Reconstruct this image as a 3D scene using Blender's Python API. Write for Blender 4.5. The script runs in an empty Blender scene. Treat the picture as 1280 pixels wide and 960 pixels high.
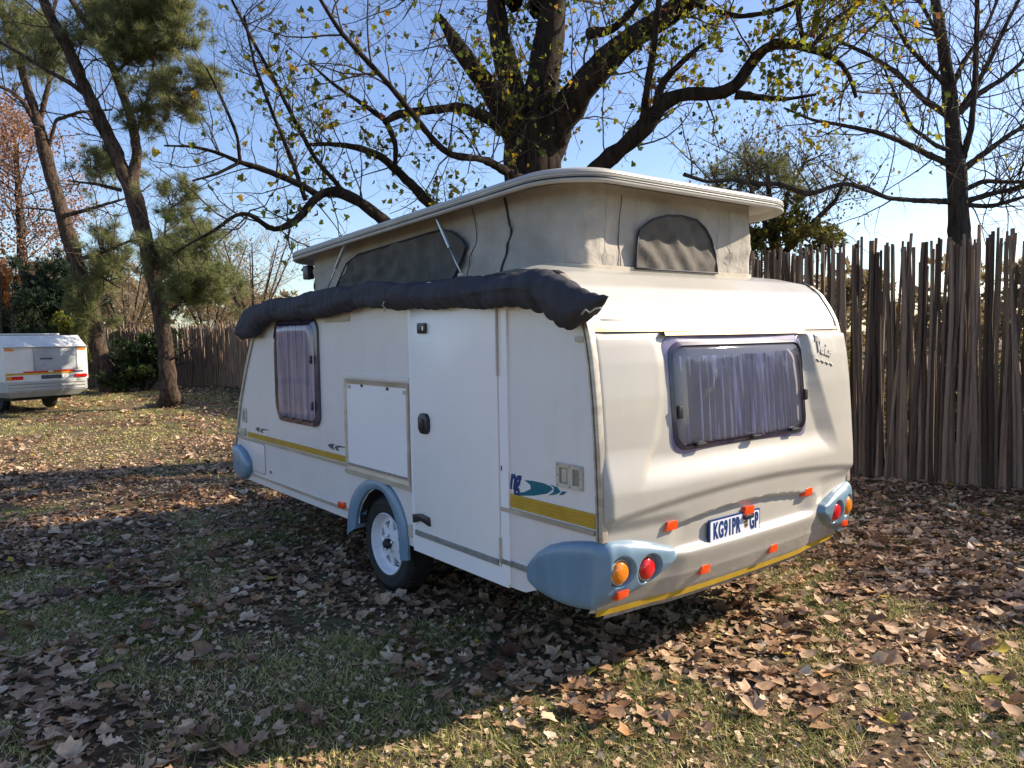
import bpy, bmesh, math, random
import numpy as np
from mathutils import Matrix, Vector
R = math.radians
SC = bpy.context.scene
COL = SC.collection
rnd = random.Random(7)
rng = np.random.default_rng(11)

# ------------------------------------------------------------------ camera, sky, sun, exposure
cam_d = bpy.data.cameras.new('camera')
cam = bpy.data.objects.new('camera', cam_d)
COL.objects.link(cam)
SC.camera = cam
cam_d.sensor_width = 36.0
cam_d.lens = 950.0 / 1280.0 * 36.0
cam_d.clip_start = 0.05
cam_d.clip_end = 3000
cam.matrix_world = Matrix(((0.78309397, 0.05198071, -0.61972723, -2.33757),
                           (-0.6216932, 0.03952487, -0.78226297, -2.33604),
                           (-0.01616795, 0.99786562, 0.06326774, 1.65),
                           (0, 0, 0, 1)))
SUN_EL = R(30.0)
SUN_AZ = math.atan2(0.914, -0.407)          # clockwise from +Y
W = bpy.data.worlds.new('World')
SC.world = W
W.use_nodes = True
wn = W.node_tree
bgn = wn.nodes['Background']
sky = wn.nodes.new('ShaderNodeTexSky')
sky.sky_type = 'NISHITA'
sky.sun_disc = False
sky.sun_elevation = SUN_EL
sky.sun_rotation = SUN_AZ
sky.air_density = 1.0
sky.dust_density = 0.7
sky.ozone_density = 2.5
hs = wn.nodes.new('ShaderNodeHueSaturation'); hs.inputs['Saturation'].default_value = 1.06; hs.inputs['Hue'].default_value = 0.512
wn.links.new(sky.outputs[0], hs.inputs['Color'])
wn.links.new(hs.outputs[0], bgn.inputs[0])
bgn.inputs[1].default_value = 0.105
sun_d = bpy.data.lights.new('sun', 'SUN')
sun_d.energy = 4.4
sun_d.angle = R(0.55)
sun_d.color = (1.0, 0.86, 0.68)
sun = bpy.data.objects.new('sun', sun_d)
COL.objects.link(sun)
sd = Vector((math.sin(SUN_AZ) * math.cos(SUN_EL), math.cos(SUN_AZ) * math.cos(SUN_EL), math.sin(SUN_EL)))
sun.rotation_euler = sd.to_track_quat('Z', 'Y').to_euler()
sun.location = sd * 50
SC.view_settings.view_transform = 'Standard'
SC.view_settings.look = 'None'
SC.view_settings.exposure = 1.10
SC.view_settings.gamma = 1
SC.render.engine = 'CYCLES'
SC.cycles.max_bounces = 8
SC.cycles.transparent_max_bounces = 12

# ------------------------------------------------------------------ materials
def newmat(name):
    m = bpy.data.materials.new(name)
    m.use_nodes = True
    nt = m.node_tree
    return m, nt, nt.nodes['Principled BSDF']
def nd(nt, t, **kw):
    n = nt.nodes.new(t)
    for k, v in kw.items():
        setattr(n, k, v)
    return n
def ramp(nt, src, stops):
    n = nt.nodes.new('ShaderNodeValToRGB')
    e = n.color_ramp.elements
    while len(e) < len(stops): e.new(0.5)
    for i, (p, c) in enumerate(stops):
        e[i].position = p
        e[i].color = (*c, 1) if len(c) == 3 else c
    nt.links.new(src, n.inputs[0])
    return n
def noise(nt, scale, detail=4, rough=0.55, coord='Object', stretch=None, dist=0.0):
    tc = nt.nodes.new('ShaderNodeTexCoord')
    n = nt.nodes.new('ShaderNodeTexNoise')
    n.inputs['Scale'].default_value = scale
    n.inputs['Detail'].default_value = detail
    n.inputs['Roughness'].default_value = rough
    n.inputs['Distortion'].default_value = dist
    if stretch:
        mp = nt.nodes.new('ShaderNodeMapping')
        mp.inputs['Scale'].default_value = stretch
        nt.links.new(tc.outputs[coord], mp.inputs[0])
        nt.links.new(mp.outputs[0], n.inputs['Vector'])
    else:
        nt.links.new(tc.outputs[coord], n.inputs['Vector'])
    return n
def bump(nt, src, strength, distance, bs):
    b = nt.nodes.new('ShaderNodeBump')
    b.inputs['Strength'].default_value = strength
    b.inputs['Distance'].default_value = distance
    nt.links.new(src, b.inputs['Height'])
    nt.links.new(b.outputs[0], bs.inputs['Normal'])
    return b
def vary(name, c0, c1, scale=6, *a_, dirt=0.0, **k_):
    m = vary0(name, c0, c1, scale, *a_, **k_)
    if dirt:
        nt = m.node_tree; bs = nt.nodes['Principled BSDF']; src = bs.inputs['Base Color'].links[0].from_socket
        n1 = noise(nt, 11, 6, 0.7, stretch=(1, 1, 0.10)); n2 = noise(nt, 3.5, 6, 0.75)
        mt = nd(nt, 'ShaderNodeMath', operation='MULTIPLY'); nt.links.new(n1.outputs[0], mt.inputs[0]); nt.links.new(n2.outputs[0], mt.inputs[1])
        r_ = ramp(nt, mt.outputs[0], [(0.20, (1, 1, 1)), (0.38, (1 - dirt, 1 - dirt * 1.12, 1 - dirt * 1.35))])
        mx = nd(nt, 'ShaderNodeMix', data_type='RGBA', blend_type='MULTIPLY'); mx.inputs[0].default_value = 1.0
        nt.links.new(src, mx.inputs[6]); nt.links.new(r_.outputs[0], mx.inputs[7]); nt.links.new(mx.outputs[2], bs.inputs['Base Color'])
    return m
def vary0(name, c0, c1, scale=6, rough=0.5, metallic=0.0, bscale=None, bstr=0.2, bdist=0.002, coat=0.0, detail=4, lo=0.3, hi=0.7, stretch=None, spec=0.5, rvar=0.0):
    m, nt, bs = newmat(name)
    n = noise(nt, scale, detail, stretch=stretch)
    r = ramp(nt, n.outputs[0], [(lo, c0), (hi, c1)])
    nt.links.new(r.outputs[0], bs.inputs['Base Color'])
    bs.inputs['Roughness'].default_value = rough
    bs.inputs['Metallic'].default_value = metallic
    bs.inputs['Specular IOR Level'].default_value = spec
    bs.inputs['Coat Weight'].default_value = coat
    if rvar:
        mr = nd(nt, 'ShaderNodeMapRange')
        mr.inputs['To Min'].default_value = rough - rvar
        mr.inputs['To Max'].default_value = rough + rvar
        nt.links.new(n.outputs[0], mr.inputs[0])
        nt.links.new(mr.outputs[0], bs.inputs['Roughness'])
    if bscale:
        n2 = noise(nt, bscale, 5, stretch=stretch)
        bump(nt, n2.outputs[0], bstr, bdist, bs)
    return m

M = {}
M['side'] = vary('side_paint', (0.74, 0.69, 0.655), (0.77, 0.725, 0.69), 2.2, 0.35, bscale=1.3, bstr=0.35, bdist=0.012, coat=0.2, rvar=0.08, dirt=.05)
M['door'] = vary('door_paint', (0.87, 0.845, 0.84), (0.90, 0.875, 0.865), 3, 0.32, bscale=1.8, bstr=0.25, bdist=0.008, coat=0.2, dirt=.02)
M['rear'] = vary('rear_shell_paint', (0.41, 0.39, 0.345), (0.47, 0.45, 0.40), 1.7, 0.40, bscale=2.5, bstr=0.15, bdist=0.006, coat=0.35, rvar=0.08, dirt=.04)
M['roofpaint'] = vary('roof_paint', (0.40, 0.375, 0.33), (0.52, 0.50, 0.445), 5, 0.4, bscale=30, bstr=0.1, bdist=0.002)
M['blue'] = vary('blue_plastic', (0.14, 0.235, 0.32), (0.19, 0.295, 0.39), 4, 0.38, bscale=60, bstr=0.08, bdist=0.001, coat=0.2, rvar=0.1, dirt=.14)
M['alu'] = vary('weathered_aluminium', (0.42, 0.36, 0.29), (0.62, 0.56, 0.47), 25, 0.42, 0.55, stretch=(1, 0.15, 1))
M['aludark'] = vary('dull_grey_aluminium', (0.25, 0.24, 0.23), (0.42, 0.41, 0.40), 30, 0.45, 0.7)
M['goldrail'] = vary('cream_gold_trim', (0.60, 0.45, 0.24), (0.72, 0.58, 0.36), 18, 0.35, 0.25)
M['yellow'] = vary('yellow_reflective_tape', (0.42, 0.26, 0.02), (0.52, 0.34, 0.03), 10, 0.42)
M['black'] = vary('black_plastic', (0.012, 0.012, 0.014), (0.03, 0.03, 0.032), 20, 0.38)
M['rubber'] = vary('tyre_rubber', (0.007, 0.007, 0.007), (0.020, 0.019, 0.018), 12, 0.75, bscale=80, bstr=0.3)
M['underbody'] = vary('dark_underbody', (0.012, 0.011, 0.010), (0.04, 0.036, 0.03), 8, 0.85)
M['rim'] = vary('white_wheel_paint', (0.62, 0.64, 0.68), (0.80, 0.81, 0.83), 14, 0.35)
M['canvas'] = vary('cream_canvas', (0.355, 0.325, 0.28), (0.455, 0.42, 0.365), 5, 0.9, bscale=7, bstr=0.75, bdist=0.03, spec=0.2, dirt=.10)
M['mesh'] = vary('insect_mesh', (0.075, 0.068, 0.058), (0.13, 0.118, 0.10), 9, 0.8, bscale=4, bstr=0.5, bdist=0.03, spec=0.2)
M['piping'] = vary('dark_piping', (0.015, 0.017, 0.03), (0.03, 0.032, 0.05), 9, 0.7)
M['tan'] = vary('cream_plastic', (0.45, 0.40, 0.31), (0.56, 0.50, 0.40), 20, 0.5)
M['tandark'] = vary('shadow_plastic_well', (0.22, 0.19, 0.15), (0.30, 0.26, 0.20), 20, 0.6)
M['bag'] = vary('slate_nylon', (0.036, 0.035, 0.041), (0.060, 0.058, 0.066), 7, 0.78, bscale=18, bstr=0.7, bdist=0.012, stretch=(1, 2.2, 0.6), spec=0.25)
M['teal'] = vary('teal_print', (0.0, 0.11, 0.16), (0.0, 0.13, 0.18), 9, 0.4)
M['navy'] = vary('navy_print', (0.005, 0.03, 0.14), (0.006, 0.04, 0.17), 9, 0.4)
M['greydecal'] = vary('grey_print', (0.05, 0.055, 0.075), (0.07, 0.075, 0.09), 9, 0.4)
M['whiteplate'] = vary('plate_white', (0.68, 0.69, 0.76), (0.76, 0.77, 0.83), 30, 0.3)
M['wframe'] = vary('purple_acrylic_frame', (0.20, 0.17, 0.27), (0.33, 0.29, 0.40), 12, 0.12, coat=0.5)
M['wframe2'] = vary('dark_acrylic_frame', (0.045, 0.035, 0.06), (0.08, 0.065, 0.10), 12, 0.15, coat=0.5)
M['curtain'] = vary('lilac_curtain', (0.42, 0.38, 0.44), (0.97, 0.93, 0.96), 7, 0.9, lo=.36, hi=.60, stretch=(5, 5, 0.12))  # vertical streaks paint the light and dark of translucent pleats into the colour
M['blackwell'] = vary('dark_interior', (0.02, 0.018, 0.028), (0.04, 0.035, 0.05), 3, 0.9)
M['silver'] = vary('strut_steel', (0.5, 0.5, 0.48), (0.6, 0.6, 0.58), 20, 0.3, 0.8)
def lens_mat(name, c, c2):
    m, nt, bs = newmat(name)
    tc = nd(nt, 'ShaderNodeTexCoord')
    v = nd(nt, 'ShaderNodeTexVoronoi')
    v.inputs['Scale'].default_value = 160
    nt.links.new(tc.outputs['Object'], v.inputs['Vector'])
    r = ramp(nt, v.outputs['Distance'], [(0.0, c), (0.9, c2)])
    nt.links.new(r.outputs[0], bs.inputs['Base Color'])
    bs.inputs['Roughness'].default_value = 0.12
    bs.inputs['Coat Weight'].default_value = 0.6
    bump(nt, v.outputs['Distance'], 0.3, 0.002, bs)
    return m
M['red'] = lens_mat('red_lens', (0.80, 0.02, 0.02), (0.5, 0.008, 0.01))
M['amber'] = lens_mat('amber_lens', (0.95, 0.30, 0.02), (0.6, 0.15, 0.005))
M['orange'] = lens_mat('orange_reflector', (0.95, 0.10, 0.01), (0.7, 0.05, 0.005))
M['clearlens'] = lens_mat('clear_lens', (0.55, 0.53, 0.40), (0.45, 0.43, 0.33))
def pane_mat(name, tint, haze, hz):
    m, nt, bs = newmat(name)
    out = nt.nodes['Material Output']
    tr = nd(nt, 'ShaderNodeBsdfTransparent'); tr.inputs[0].default_value = (*tint, 1)
    gl = nd(nt, 'ShaderNodeBsdfGlossy'); gl.inputs['Roughness'].default_value = 0.045
    df = nd(nt, 'ShaderNodeBsdfDiffuse')
    n = noise(nt, 5, 6, 0.7, stretch=(1, 1, 2.5))
    r = ramp(nt, n.outputs[0], [(0.35, (hz * 0.4,) * 3), (0.75, (hz * 2.0,) * 3)])
    df.inputs[0].default_value = (*haze, 1)
    fr = nd(nt, 'ShaderNodeFresnel'); fr.inputs[0].default_value = 1.5
    a = nd(nt, 'ShaderNodeMixShader'); b = nd(nt, 'ShaderNodeMixShader')
    nt.links.new(r.outputs[0], a.inputs[0]); nt.links.new(tr.outputs[0], a.inputs[1]); nt.links.new(df.outputs[0], a.inputs[2])
    nt.links.new(fr.outputs[0], b.inputs[0]); nt.links.new(a.outputs[0], b.inputs[1]); nt.links.new(gl.outputs[0], b.inputs[2])
    nt.links.new(b.outputs[0], out.inputs[0])
    n2 = noise(nt, 7, 3, 0.5)
    bp_ = nd(nt, 'ShaderNodeBump'); bp_.inputs['Strength'].default_value = 0.12; bp_.inputs['Distance'].default_value = 0.01
    nt.links.new(n2.outputs[0], bp_.inputs['Height'])
    nt.links.new(bp_.outputs[0], gl.inputs['Normal'])
    return m
M['pane'] = pane_mat('tinted_acrylic_pane', (0.95, 0.92, 1.0), (0.45, 0.40, 0.55), 0.03)
M['pane_side'] = pane_mat('dark_tinted_acrylic_pane', (0.76, 0.73, 0.79), (0.35, 0.32, 0.42), 0.05)

def bark_mat(name, c0, c1, scale, stretch, bstr=0.9, bdist=0.04):
    m, nt, bs = newmat(name)
    n = noise(nt, scale, 8, 0.65, stretch=stretch, dist=0.4)
    r = ramp(nt, n.outputs[0], [(0.35, c0), (0.62, c1)])
    nt.links.new(r.outputs[0], bs.inputs['Base Color'])
    bs.inputs['Roughness'].default_value = 0.95
    bs.inputs['Specular IOR Level'].default_value = 0.2
    bump(nt, n.outputs[0], bstr, bdist, bs)
    return m
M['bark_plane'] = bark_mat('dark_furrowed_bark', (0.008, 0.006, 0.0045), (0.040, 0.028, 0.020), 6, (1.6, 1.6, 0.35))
M['bark_pine'] = bark_mat('grey_brown_pine_bark', (0.018, 0.013, 0.010), (0.12, 0.083, 0.060), 9, (1.5, 1.5, 0.45), 1.0, 0.08)
M['bark_grey'] = bark_mat('grey_bark', (0.018, 0.015, 0.013), (0.065, 0.054, 0.045), 8, (1.5, 1.5, 0.3))
M['twig'] = vary('twig_bark', (0.04, 0.028, 0.020), (0.10, 0.072, 0.052), 3, 0.9, spec=0.2)
M['twig_pale'] = vary('pale_twig_bark', (0.20, 0.15, 0.10), (0.34, 0.26, 0.18), 3, 0.9, spec=0.2)
M['stake'] = None
def attr_leaf_mat(name, attr='tone', trans=0.0, rough=0.6, use_obj=False, stops=None, bstr=0.4):
    m, nt, bs = newmat(name)
    if use_obj:
        oi = nd(nt, 'ShaderNodeObjectInfo')
        src = oi.outputs['Random']
    else:
        at_ = nd(nt, 'ShaderNodeAttribute'); at_.attribute_name = attr
        src = at_.outputs['Fac']
    r = ramp(nt, src, stops)
    n = noise(nt, 28, 4, 0.6)
    mx = nd(nt, 'ShaderNodeMix', data_type='RGBA', blend_type='MULTIPLY')
    r2 = ramp(nt, n.outputs[0], [(0.3, (0.62, 0.60, 0.58)), (0.7, (1.15, 1.12, 1.08))])
    mx.inputs[0].default_value = 1.0
    nt.links.new(r.outputs[0], mx.inputs[6]); nt.links.new(r2.outputs[0], mx.inputs[7])
    nt.links.new(mx.outputs[2], bs.inputs['Base Color'])
    bs.inputs['Roughness'].default_value = rough
    bs.inputs['Specular IOR Level'].default_value = 0.3
    if trans > 0:
        out = nt.nodes['Material Output']
        tl = nd(nt, 'ShaderNodeBsdfTranslucent')
        nt.links.new(mx.outputs[2], tl.inputs[0])
        ms = nd(nt, 'ShaderNodeMixShader'); ms.inputs[0].default_value = trans
        nt.links.new(bs.outputs[0], ms.inputs[1]); nt.links.new(tl.outputs[0], ms.inputs[2])
        nt.links.new(ms.outputs[0], out.inputs[0])
    return m
LITTER = [(0.0, (0.10, 0.050, 0.027)), (0.22, (0.23, 0.128, 0.070)), (0.46, (0.42, 0.262, 0.155)), (0.70, (0.62, 0.44, 0.28)), (0.90, (0.80, 0.64, 0.45)), (0.96, (0.50, 0.26, 0.10)), (0.985, (0.46, 0.34, 0.10)), (1.0, (0.50, 0.40, 0.06))]
M['litter'] = attr_leaf_mat('dry_fallen_leaf', stops=LITTER, trans=0.12)
M['litter_one'] = attr_leaf_mat('dry_fallen_leaf_single', stops=LITTER, trans=0.12, use_obj=True)
M['grass'] = attr_leaf_mat('short_winter_grass', stops=[(0.0, (0.15, 0.19, 0.045)), (0.30, (0.32, 0.35, 0.10)), (0.60, (0.66, 0.59, 0.25)), (1.0, (0.90, 0.77, 0.46))], trans=0.3)
M['planeleaf'] = attr_leaf_mat('yellowing_leaf', stops=[(0.0, (0.06, 0.085, 0.015)), (0.45, (0.16, 0.20, 0.025)), (0.75, (0.42, 0.36, 0.03)), (0.92, (0.50, 0.28, 0.03)), (1.0, (0.22, 0.10, 0.04))], trans=0.55)
M['planeleaf_one'] = attr_leaf_mat('yellowing_leaf_single', use_obj=True, stops=[(0.0, (0.08, 0.11, 0.018)), (0.5, (0.20, 0.26, 0.03)), (0.8, (0.50, 0.44, 0.04)), (1.0, (0.50, 0.28, 0.03))], trans=0.55)
M['needle'] = attr_leaf_mat('pine_needle', stops=[(0.0, (0.10, 0.13, 0.05)), (0.5, (0.22, 0.25, 0.10)), (1.0, (0.42, 0.42, 0.19))], trans=0.5)
M['needle_dark'] = attr_leaf_mat('dark_conifer_needle', stops=[(0.0, (0.015, 0.032, 0.018)), (0.6, (0.035, 0.065, 0.035)), (1.0, (0.08, 0.11, 0.05))], trans=0.15)
M['rustleaf'] = attr_leaf_mat('rusty_dry_leaf', stops=[(0.0, (0.22, 0.11, 0.06)), (0.6, (0.42, 0.24, 0.15)), (1.0, (0.55, 0.34, 0.22))], trans=0.4)
M['orangeleaf'] = attr_leaf_mat('orange_leaf', stops=[(0.0, (0.45, 0.15, 0.04)), (1.0, (0.65, 0.30, 0.08))], trans=0.4)
M['shrubleaf'] = attr_leaf_mat('shrub_leaf', stops=[(0.0, (0.015, 0.032, 0.010)), (0.6, (0.04, 0.07, 0.020)), (1.0, (0.10, 0.14, 0.04))], trans=0.3)
M['limeleaf'] = attr_leaf_mat('yellow_green_leaf', stops=[(0.0, (0.12, 0.15, 0.03)), (1.0, (0.32, 0.32, 0.06))], trans=0.4)
M['oliveleaf'] = attr_leaf_mat('olive_leaf', stops=[(0.0, (0.07, 0.075, 0.02)), (0.6, (0.16, 0.155, 0.035)), (1.0, (0.30, 0.26, 0.05))], trans=0.4)
M['ochreleaf'] = attr_leaf_mat('ochre_leaf', stops=[(0.0, (0.20, 0.15, 0.07)), (1.0, (0.40, 0.31, 0.15))], trans=0.35)
# stakes: grey-brown split poles, tone differs from pole to pole
def stake_mat():
    m, nt, bs = newmat('weathered_pole')
    oi = nd(nt, 'ShaderNodeObjectInfo')
    n = noise(nt, 9, 7, 0.65, stretch=(3, 3, 0.25), dist=0.3)
    ad = nd(nt, 'ShaderNodeMath', operation='MULTIPLY_ADD')
    ad.inputs[1].default_value = 0.45
    nt.links.new(oi.outputs['Random'], ad.inputs[0]); nt.links.new(n.outputs[0], ad.inputs[2])
    r = ramp(nt, ad.outputs[0], [(0.42, (0.030, 0.019, 0.012)), (0.66, (0.12, 0.080, 0.054)), (0.95, (0.33, 0.245, 0.18))])
    nt.links.new(r.outputs[0], bs.inputs['Base Color'])
    bs.inputs['Roughness'].default_value = 0.9
    bump(nt, n.outputs[0], 0.9, 0.015, bs)
    return m
M['stake'] = stake_mat()
def ground_mat():
    m, nt, bs = newmat('leafy_soil')
    n = noise(nt, 0.55, 6, 0.6)
    n2 = noise(nt, 22, 8, 0.7)
    n3 = noise(nt, 90, 4, 0.7)
    r = ramp(nt, n.outputs[0], [(0.38, (0.20, 0.19, 0.09)), (0.50, (0.19, 0.15, 0.09)), (0.62, (0.16, 0.11, 0.07))])
    r2 = ramp(nt, n2.outputs[0], [(0.30, (0.35, 0.34, 0.33)), (0.5, (0.85, 0.85, 0.82)), (0.72, (1.9, 1.7, 1.5))])
    mx = nd(nt, 'ShaderNodeMix', data_type='RGBA', blend_type='MULTIPLY')
    mx.inputs[0].default_value = 1.0
    nt.links.new(r.outputs[0], mx.inputs[6]); nt.links.new(r2.outputs[0], mx.inputs[7])
    nt.links.new(mx.outputs[2], bs.inputs['Base Color'])
    bs.inputs['Roughness'].default_value = 0.95
    bs.inputs['Specular IOR Level'].default_value = 0.15
    ad = nd(nt, 'ShaderNodeMath', operation='ADD')
    nt.links.new(n2.outputs[0], ad.inputs[0]); nt.links.new(n3.outputs[0], ad.inputs[1])
    bump(nt, ad.outputs[0], 0.9, 0.03, bs)
    return m
M['ground'] = ground_mat()

# ------------------------------------------------------------------ mesh helpers
class MB:
    def __init__(s): s.v = []; s.f = []
    def add(s, vs, fs):
        o = len(s.v); s.v.extend(tuple(map(float, p)) for p in vs)
        s.f.extend(tuple(i + o for i in f) for f in fs); return s
    def box(s, x0, x1, y0, y1, z0, z1):
        return s.add([(x0, y0, z0), (x1, y0, z0), (x1, y1, z0), (x0, y1, z0), (x0, y0, z1), (x1, y0, z1), (x1, y1, z1), (x0, y1, z1)],
                     [(3, 2, 1, 0), (4, 5, 6, 7), (0, 1, 5, 4), (1, 2, 6, 5), (2, 3, 7, 6), (3, 0, 4, 7)])
    def prism(s, front, back):
        n = len(front)
        return s.add(list(front) + list(back), [tuple(range(n)), tuple(range(2 * n - 1, n - 1, -1))] + [(i, n + i, n + (i + 1) % n, (i + 1) % n) for i in range(n)])
    def tube(s, pts, rad, k=8, cap=True):
        V, F = tube_arrays(pts, rad, k)
        s.add(V, F)
        if cap:
            o = len(s.v) - len(V); n = len(pts)
            s.f.append(tuple(o + i for i in range(k))[::-1]); s.f.append(tuple(o + (n - 1) * k + i for i in range(k)))
        return s
    def grid(s, P, closed_u=False):
        n, m_ = len(P), len(P[0]); o = len(s.v)
        for row in P: s.v.extend(tuple(map(float, p)) for p in row)
        for i in range(n - 1 if not closed_u else n):
            i2 = (i + 1) % n
            for j in range(m_ - 1): s.f.append((o + i * m_ + j, o + i * m_ + j + 1, o + i2 * m_ + j + 1, o + i2 * m_ + j))
        return s
def tube_arrays(pts, rad, k):
    P = np.asarray(pts, float); n = len(P)
    r = np.broadcast_to(np.asarray(rad, float), (n,))
    T = np.gradient(P, axis=0); T /= (np.linalg.norm(T, axis=1, keepdims=True) + 1e-9)
    m_ = T.mean(0); ref = np.array((0, 0, 1.0)) if abs(m_[2]) < 0.75 * np.linalg.norm(m_) else np.array((1.0, 0, 0))
    U = np.cross(T, ref); U /= (np.linalg.norm(U, axis=1, keepdims=True) + 1e-9)
    Wv = np.cross(T, U)
    a = np.arange(k) * 2 * math.pi / k
    V = (P[:, None] + r[:, None, None] * (np.cos(a)[None, :, None] * U[:, None] + np.sin(a)[None, :, None] * Wv[:, None])).reshape(-1, 3)
    i = np.arange(n - 1)[:, None] * k; j = np.arange(k)[None]; j2 = (j + 1) % k
    F = np.stack([i + j, i + j2, i + k + j2, i + k + j], -1).reshape(-1, 4)
    return V, F
def setp(o, label=None, cat=None, group=None, kind=None):
    if label: o['label'] = label
    if cat: o['category'] = cat
    if group: o['group'] = group
    if kind: o['kind'] = kind
    return o
def obj(name, mb, mat, parent=None, smooth=False, label=None, bevel=0, kind=None, auto=None):
    me = bpy.data.meshes.new(name)
    b = Vector((0, 0, 0))
    if parent is not None:
        q = parent
        while q is not None: b = b + q.location; q = q.parent
    me.from_pydata([(x - b.x, y - b.y, z - b.z) for x, y, z in mb.v], [], mb.f)
    me.validate()
    bm = bmesh.new(); bm.from_mesh(me); bmesh.ops.recalc_face_normals(bm, faces=bm.faces)
    if bevel:
        es = [e for e in bm.edges if len(e.link_faces) == 2 and e.calc_face_angle(0) > 0.6]
        bmesh.ops.bevel(bm, geom=es, offset=bevel, segments=2, affect='EDGES', profile=0.5, clamp_overlap=True)
        bmesh.ops.recalc_face_normals(bm, faces=bm.faces)
    bm.to_mesh(me); bm.free()
    o = bpy.data.objects.new(name, me)
    if isinstance(mat, (list, tuple)):
        for q in mat: me.materials.append(q)
    else: me.materials.append(mat)
    COL.objects.link(o)
    if parent is not None: o.parent = parent
    if smooth or bevel:
        me.polygons.foreach_set('use_smooth', [True] * len(me.polygons))
        if auto or bevel: me.set_sharp_from_angle(angle=R(auto or 35))
    if label: o['label'] = label
    if kind: o['kind'] = kind
    return o
def fastobj(name, V, F, mat, parent=None, tone=None, smooth=False, kind=None, base=None):
    V = np.asarray(V, np.float32); F = np.asarray(F, np.int32)
    if parent is not None:
        q = parent; b = np.zeros(3)
        while q is not None: b = b + np.array(q.location); q = q.parent
        V = V - b.astype(np.float32)
    me = bpy.data.meshes.new(name)
    k = F.shape[1]
    me.vertices.add(len(V)); me.vertices.foreach_set('co', V.ravel())
    me.loops.add(F.size); me.loops.foreach_set('vertex_index', F.ravel())
    me.polygons.add(len(F)); me.polygons.foreach_set('loop_start', np.arange(len(F), dtype=np.int32) * k)
    me.update(calc_edges=True)
    if tone is not None:
        a = me.attributes.new('tone', 'FLOAT', 'FACE'); a.data.foreach_set('value', np.asarray(tone, np.float32))
    me.polygons.foreach_set('use_smooth', np.full(len(F), smooth))
    me.materials.append(mat)
    o = bpy.data.objects.new(name, me); COL.objects.link(o)
    if parent is not None: o.parent = parent
    if kind: o['kind'] = kind
    return o
def empty(name, loc, label, cat, group=None, rz=0):
    o = bpy.data.objects.new(name, None); COL.objects.link(o); o.location = loc; o.rotation_euler = (0, 0, rz)
    o.empty_display_size = 0.2
    return setp(o, label, cat, group)
def rrect(a0, b0, a1, b1, r, n=5):
    out = []
    for cx_, cy_, s in ((a1 - r, b1 - r, 0), (a0 + r, b1 - r, 1), (a0 + r, b0 + r, 2), (a1 - r, b0 + r, 3)):
        for i in range(n + 1):
            t = (s + i / n) * math.pi / 2
            out.append((cx_ + r * math.cos(t), cy_ + r * math.sin(t)))
    return out
def interp(x, pts):
    xs, ys = zip(*pts); return float(np.interp(x, xs, ys))
def vnoise2(x, y, seed=0):
    x = np.asarray(x, float); y = np.asarray(y, float)
    xi = np.floor(x); yi = np.floor(y); fx = x - xi; fy = y - yi
    fx = fx * fx * (3 - 2 * fx); fy = fy * fy * (3 - 2 * fy)
    def h(a, b):
        t = np.sin(a * 127.1 + b * 311.7 + seed * 74.7) * 43758.5453
        return t - np.floor(t)
    return (h(xi, yi) * (1 - fx) + h(xi + 1, yi) * fx) * (1 - fy) + (h(xi, yi + 1) * (1 - fx) + h(xi + 1, yi + 1) * fx) * fy

# ------------------------------------------------------------------ ground
gx = np.concatenate([[-900, -300, -100, -40], np.linspace(-14, 30, 111), [60, 150, 400, 900]])
gy = np.concatenate([[-900, -300, -100, -30], np.linspace(-6, 40, 116), [70, 160, 400, 900]])
GX, GY = np.meshgrid(gx, gy, indexing='ij')
def gheight(x, y):
    x = np.asarray(x, float); y = np.asarray(y, float)
    w = np.clip((np.hypot(x - 1.5, y - 2) - 1.5) / 3.0, 0, 1) * np.clip((60 - np.hypot(x, y)) / 20, 0, 1)
    return w * ((vnoise2(x * 0.6, y * 0.6, 3) - 0.5) * 0.05 + (vnoise2(x * 0.17, y * 0.17, 5) - 0.5) * 0.10)
GZ = gheight(GX, GY)
gv = np.stack([GX, GY, GZ], -1).reshape(-1, 3)
ni, nj = GX.shape
ii = np.arange(ni - 1)[:, None] * nj; jj = np.arange(nj - 1)[None]
gf = np.stack([ii + jj, ii + nj + jj, ii + nj + jj + 1, ii + jj + 1], -1).reshape(-1, 4)
ground = fastobj('ground', gv, gf, M['ground'], smooth=True, kind='structure')

CAMP = np.array((-2.338, -2.336)); 
VD = np.array((0.6197, 0.7823)); VR_ = np.array((0.7823, -0.6197))
def scatter(n, dmin, dmax, power=1.0, tanh=0.95):
    """points on the ground within the part of the site the camera looks over, plus margins"""
    u = rng.random(n)
    d = dmin + (dmax - dmin) * u ** power
    s = (rng.random(n) * 2 - 1) * (d * tanh + 1.5)
    p = CAMP + d[:, None] * VD + s[:, None] * VR_
    return p[:, 0], p[:, 1], d
def inside_wheel(x, y):
    return ((np.abs(y - 2.02) < 0.2) & (np.abs(x - 0.12) < 0.13)) | ((np.abs(y - 2.02) < 0.2) & (np.abs(x - 1.98) < 0.13))

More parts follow.
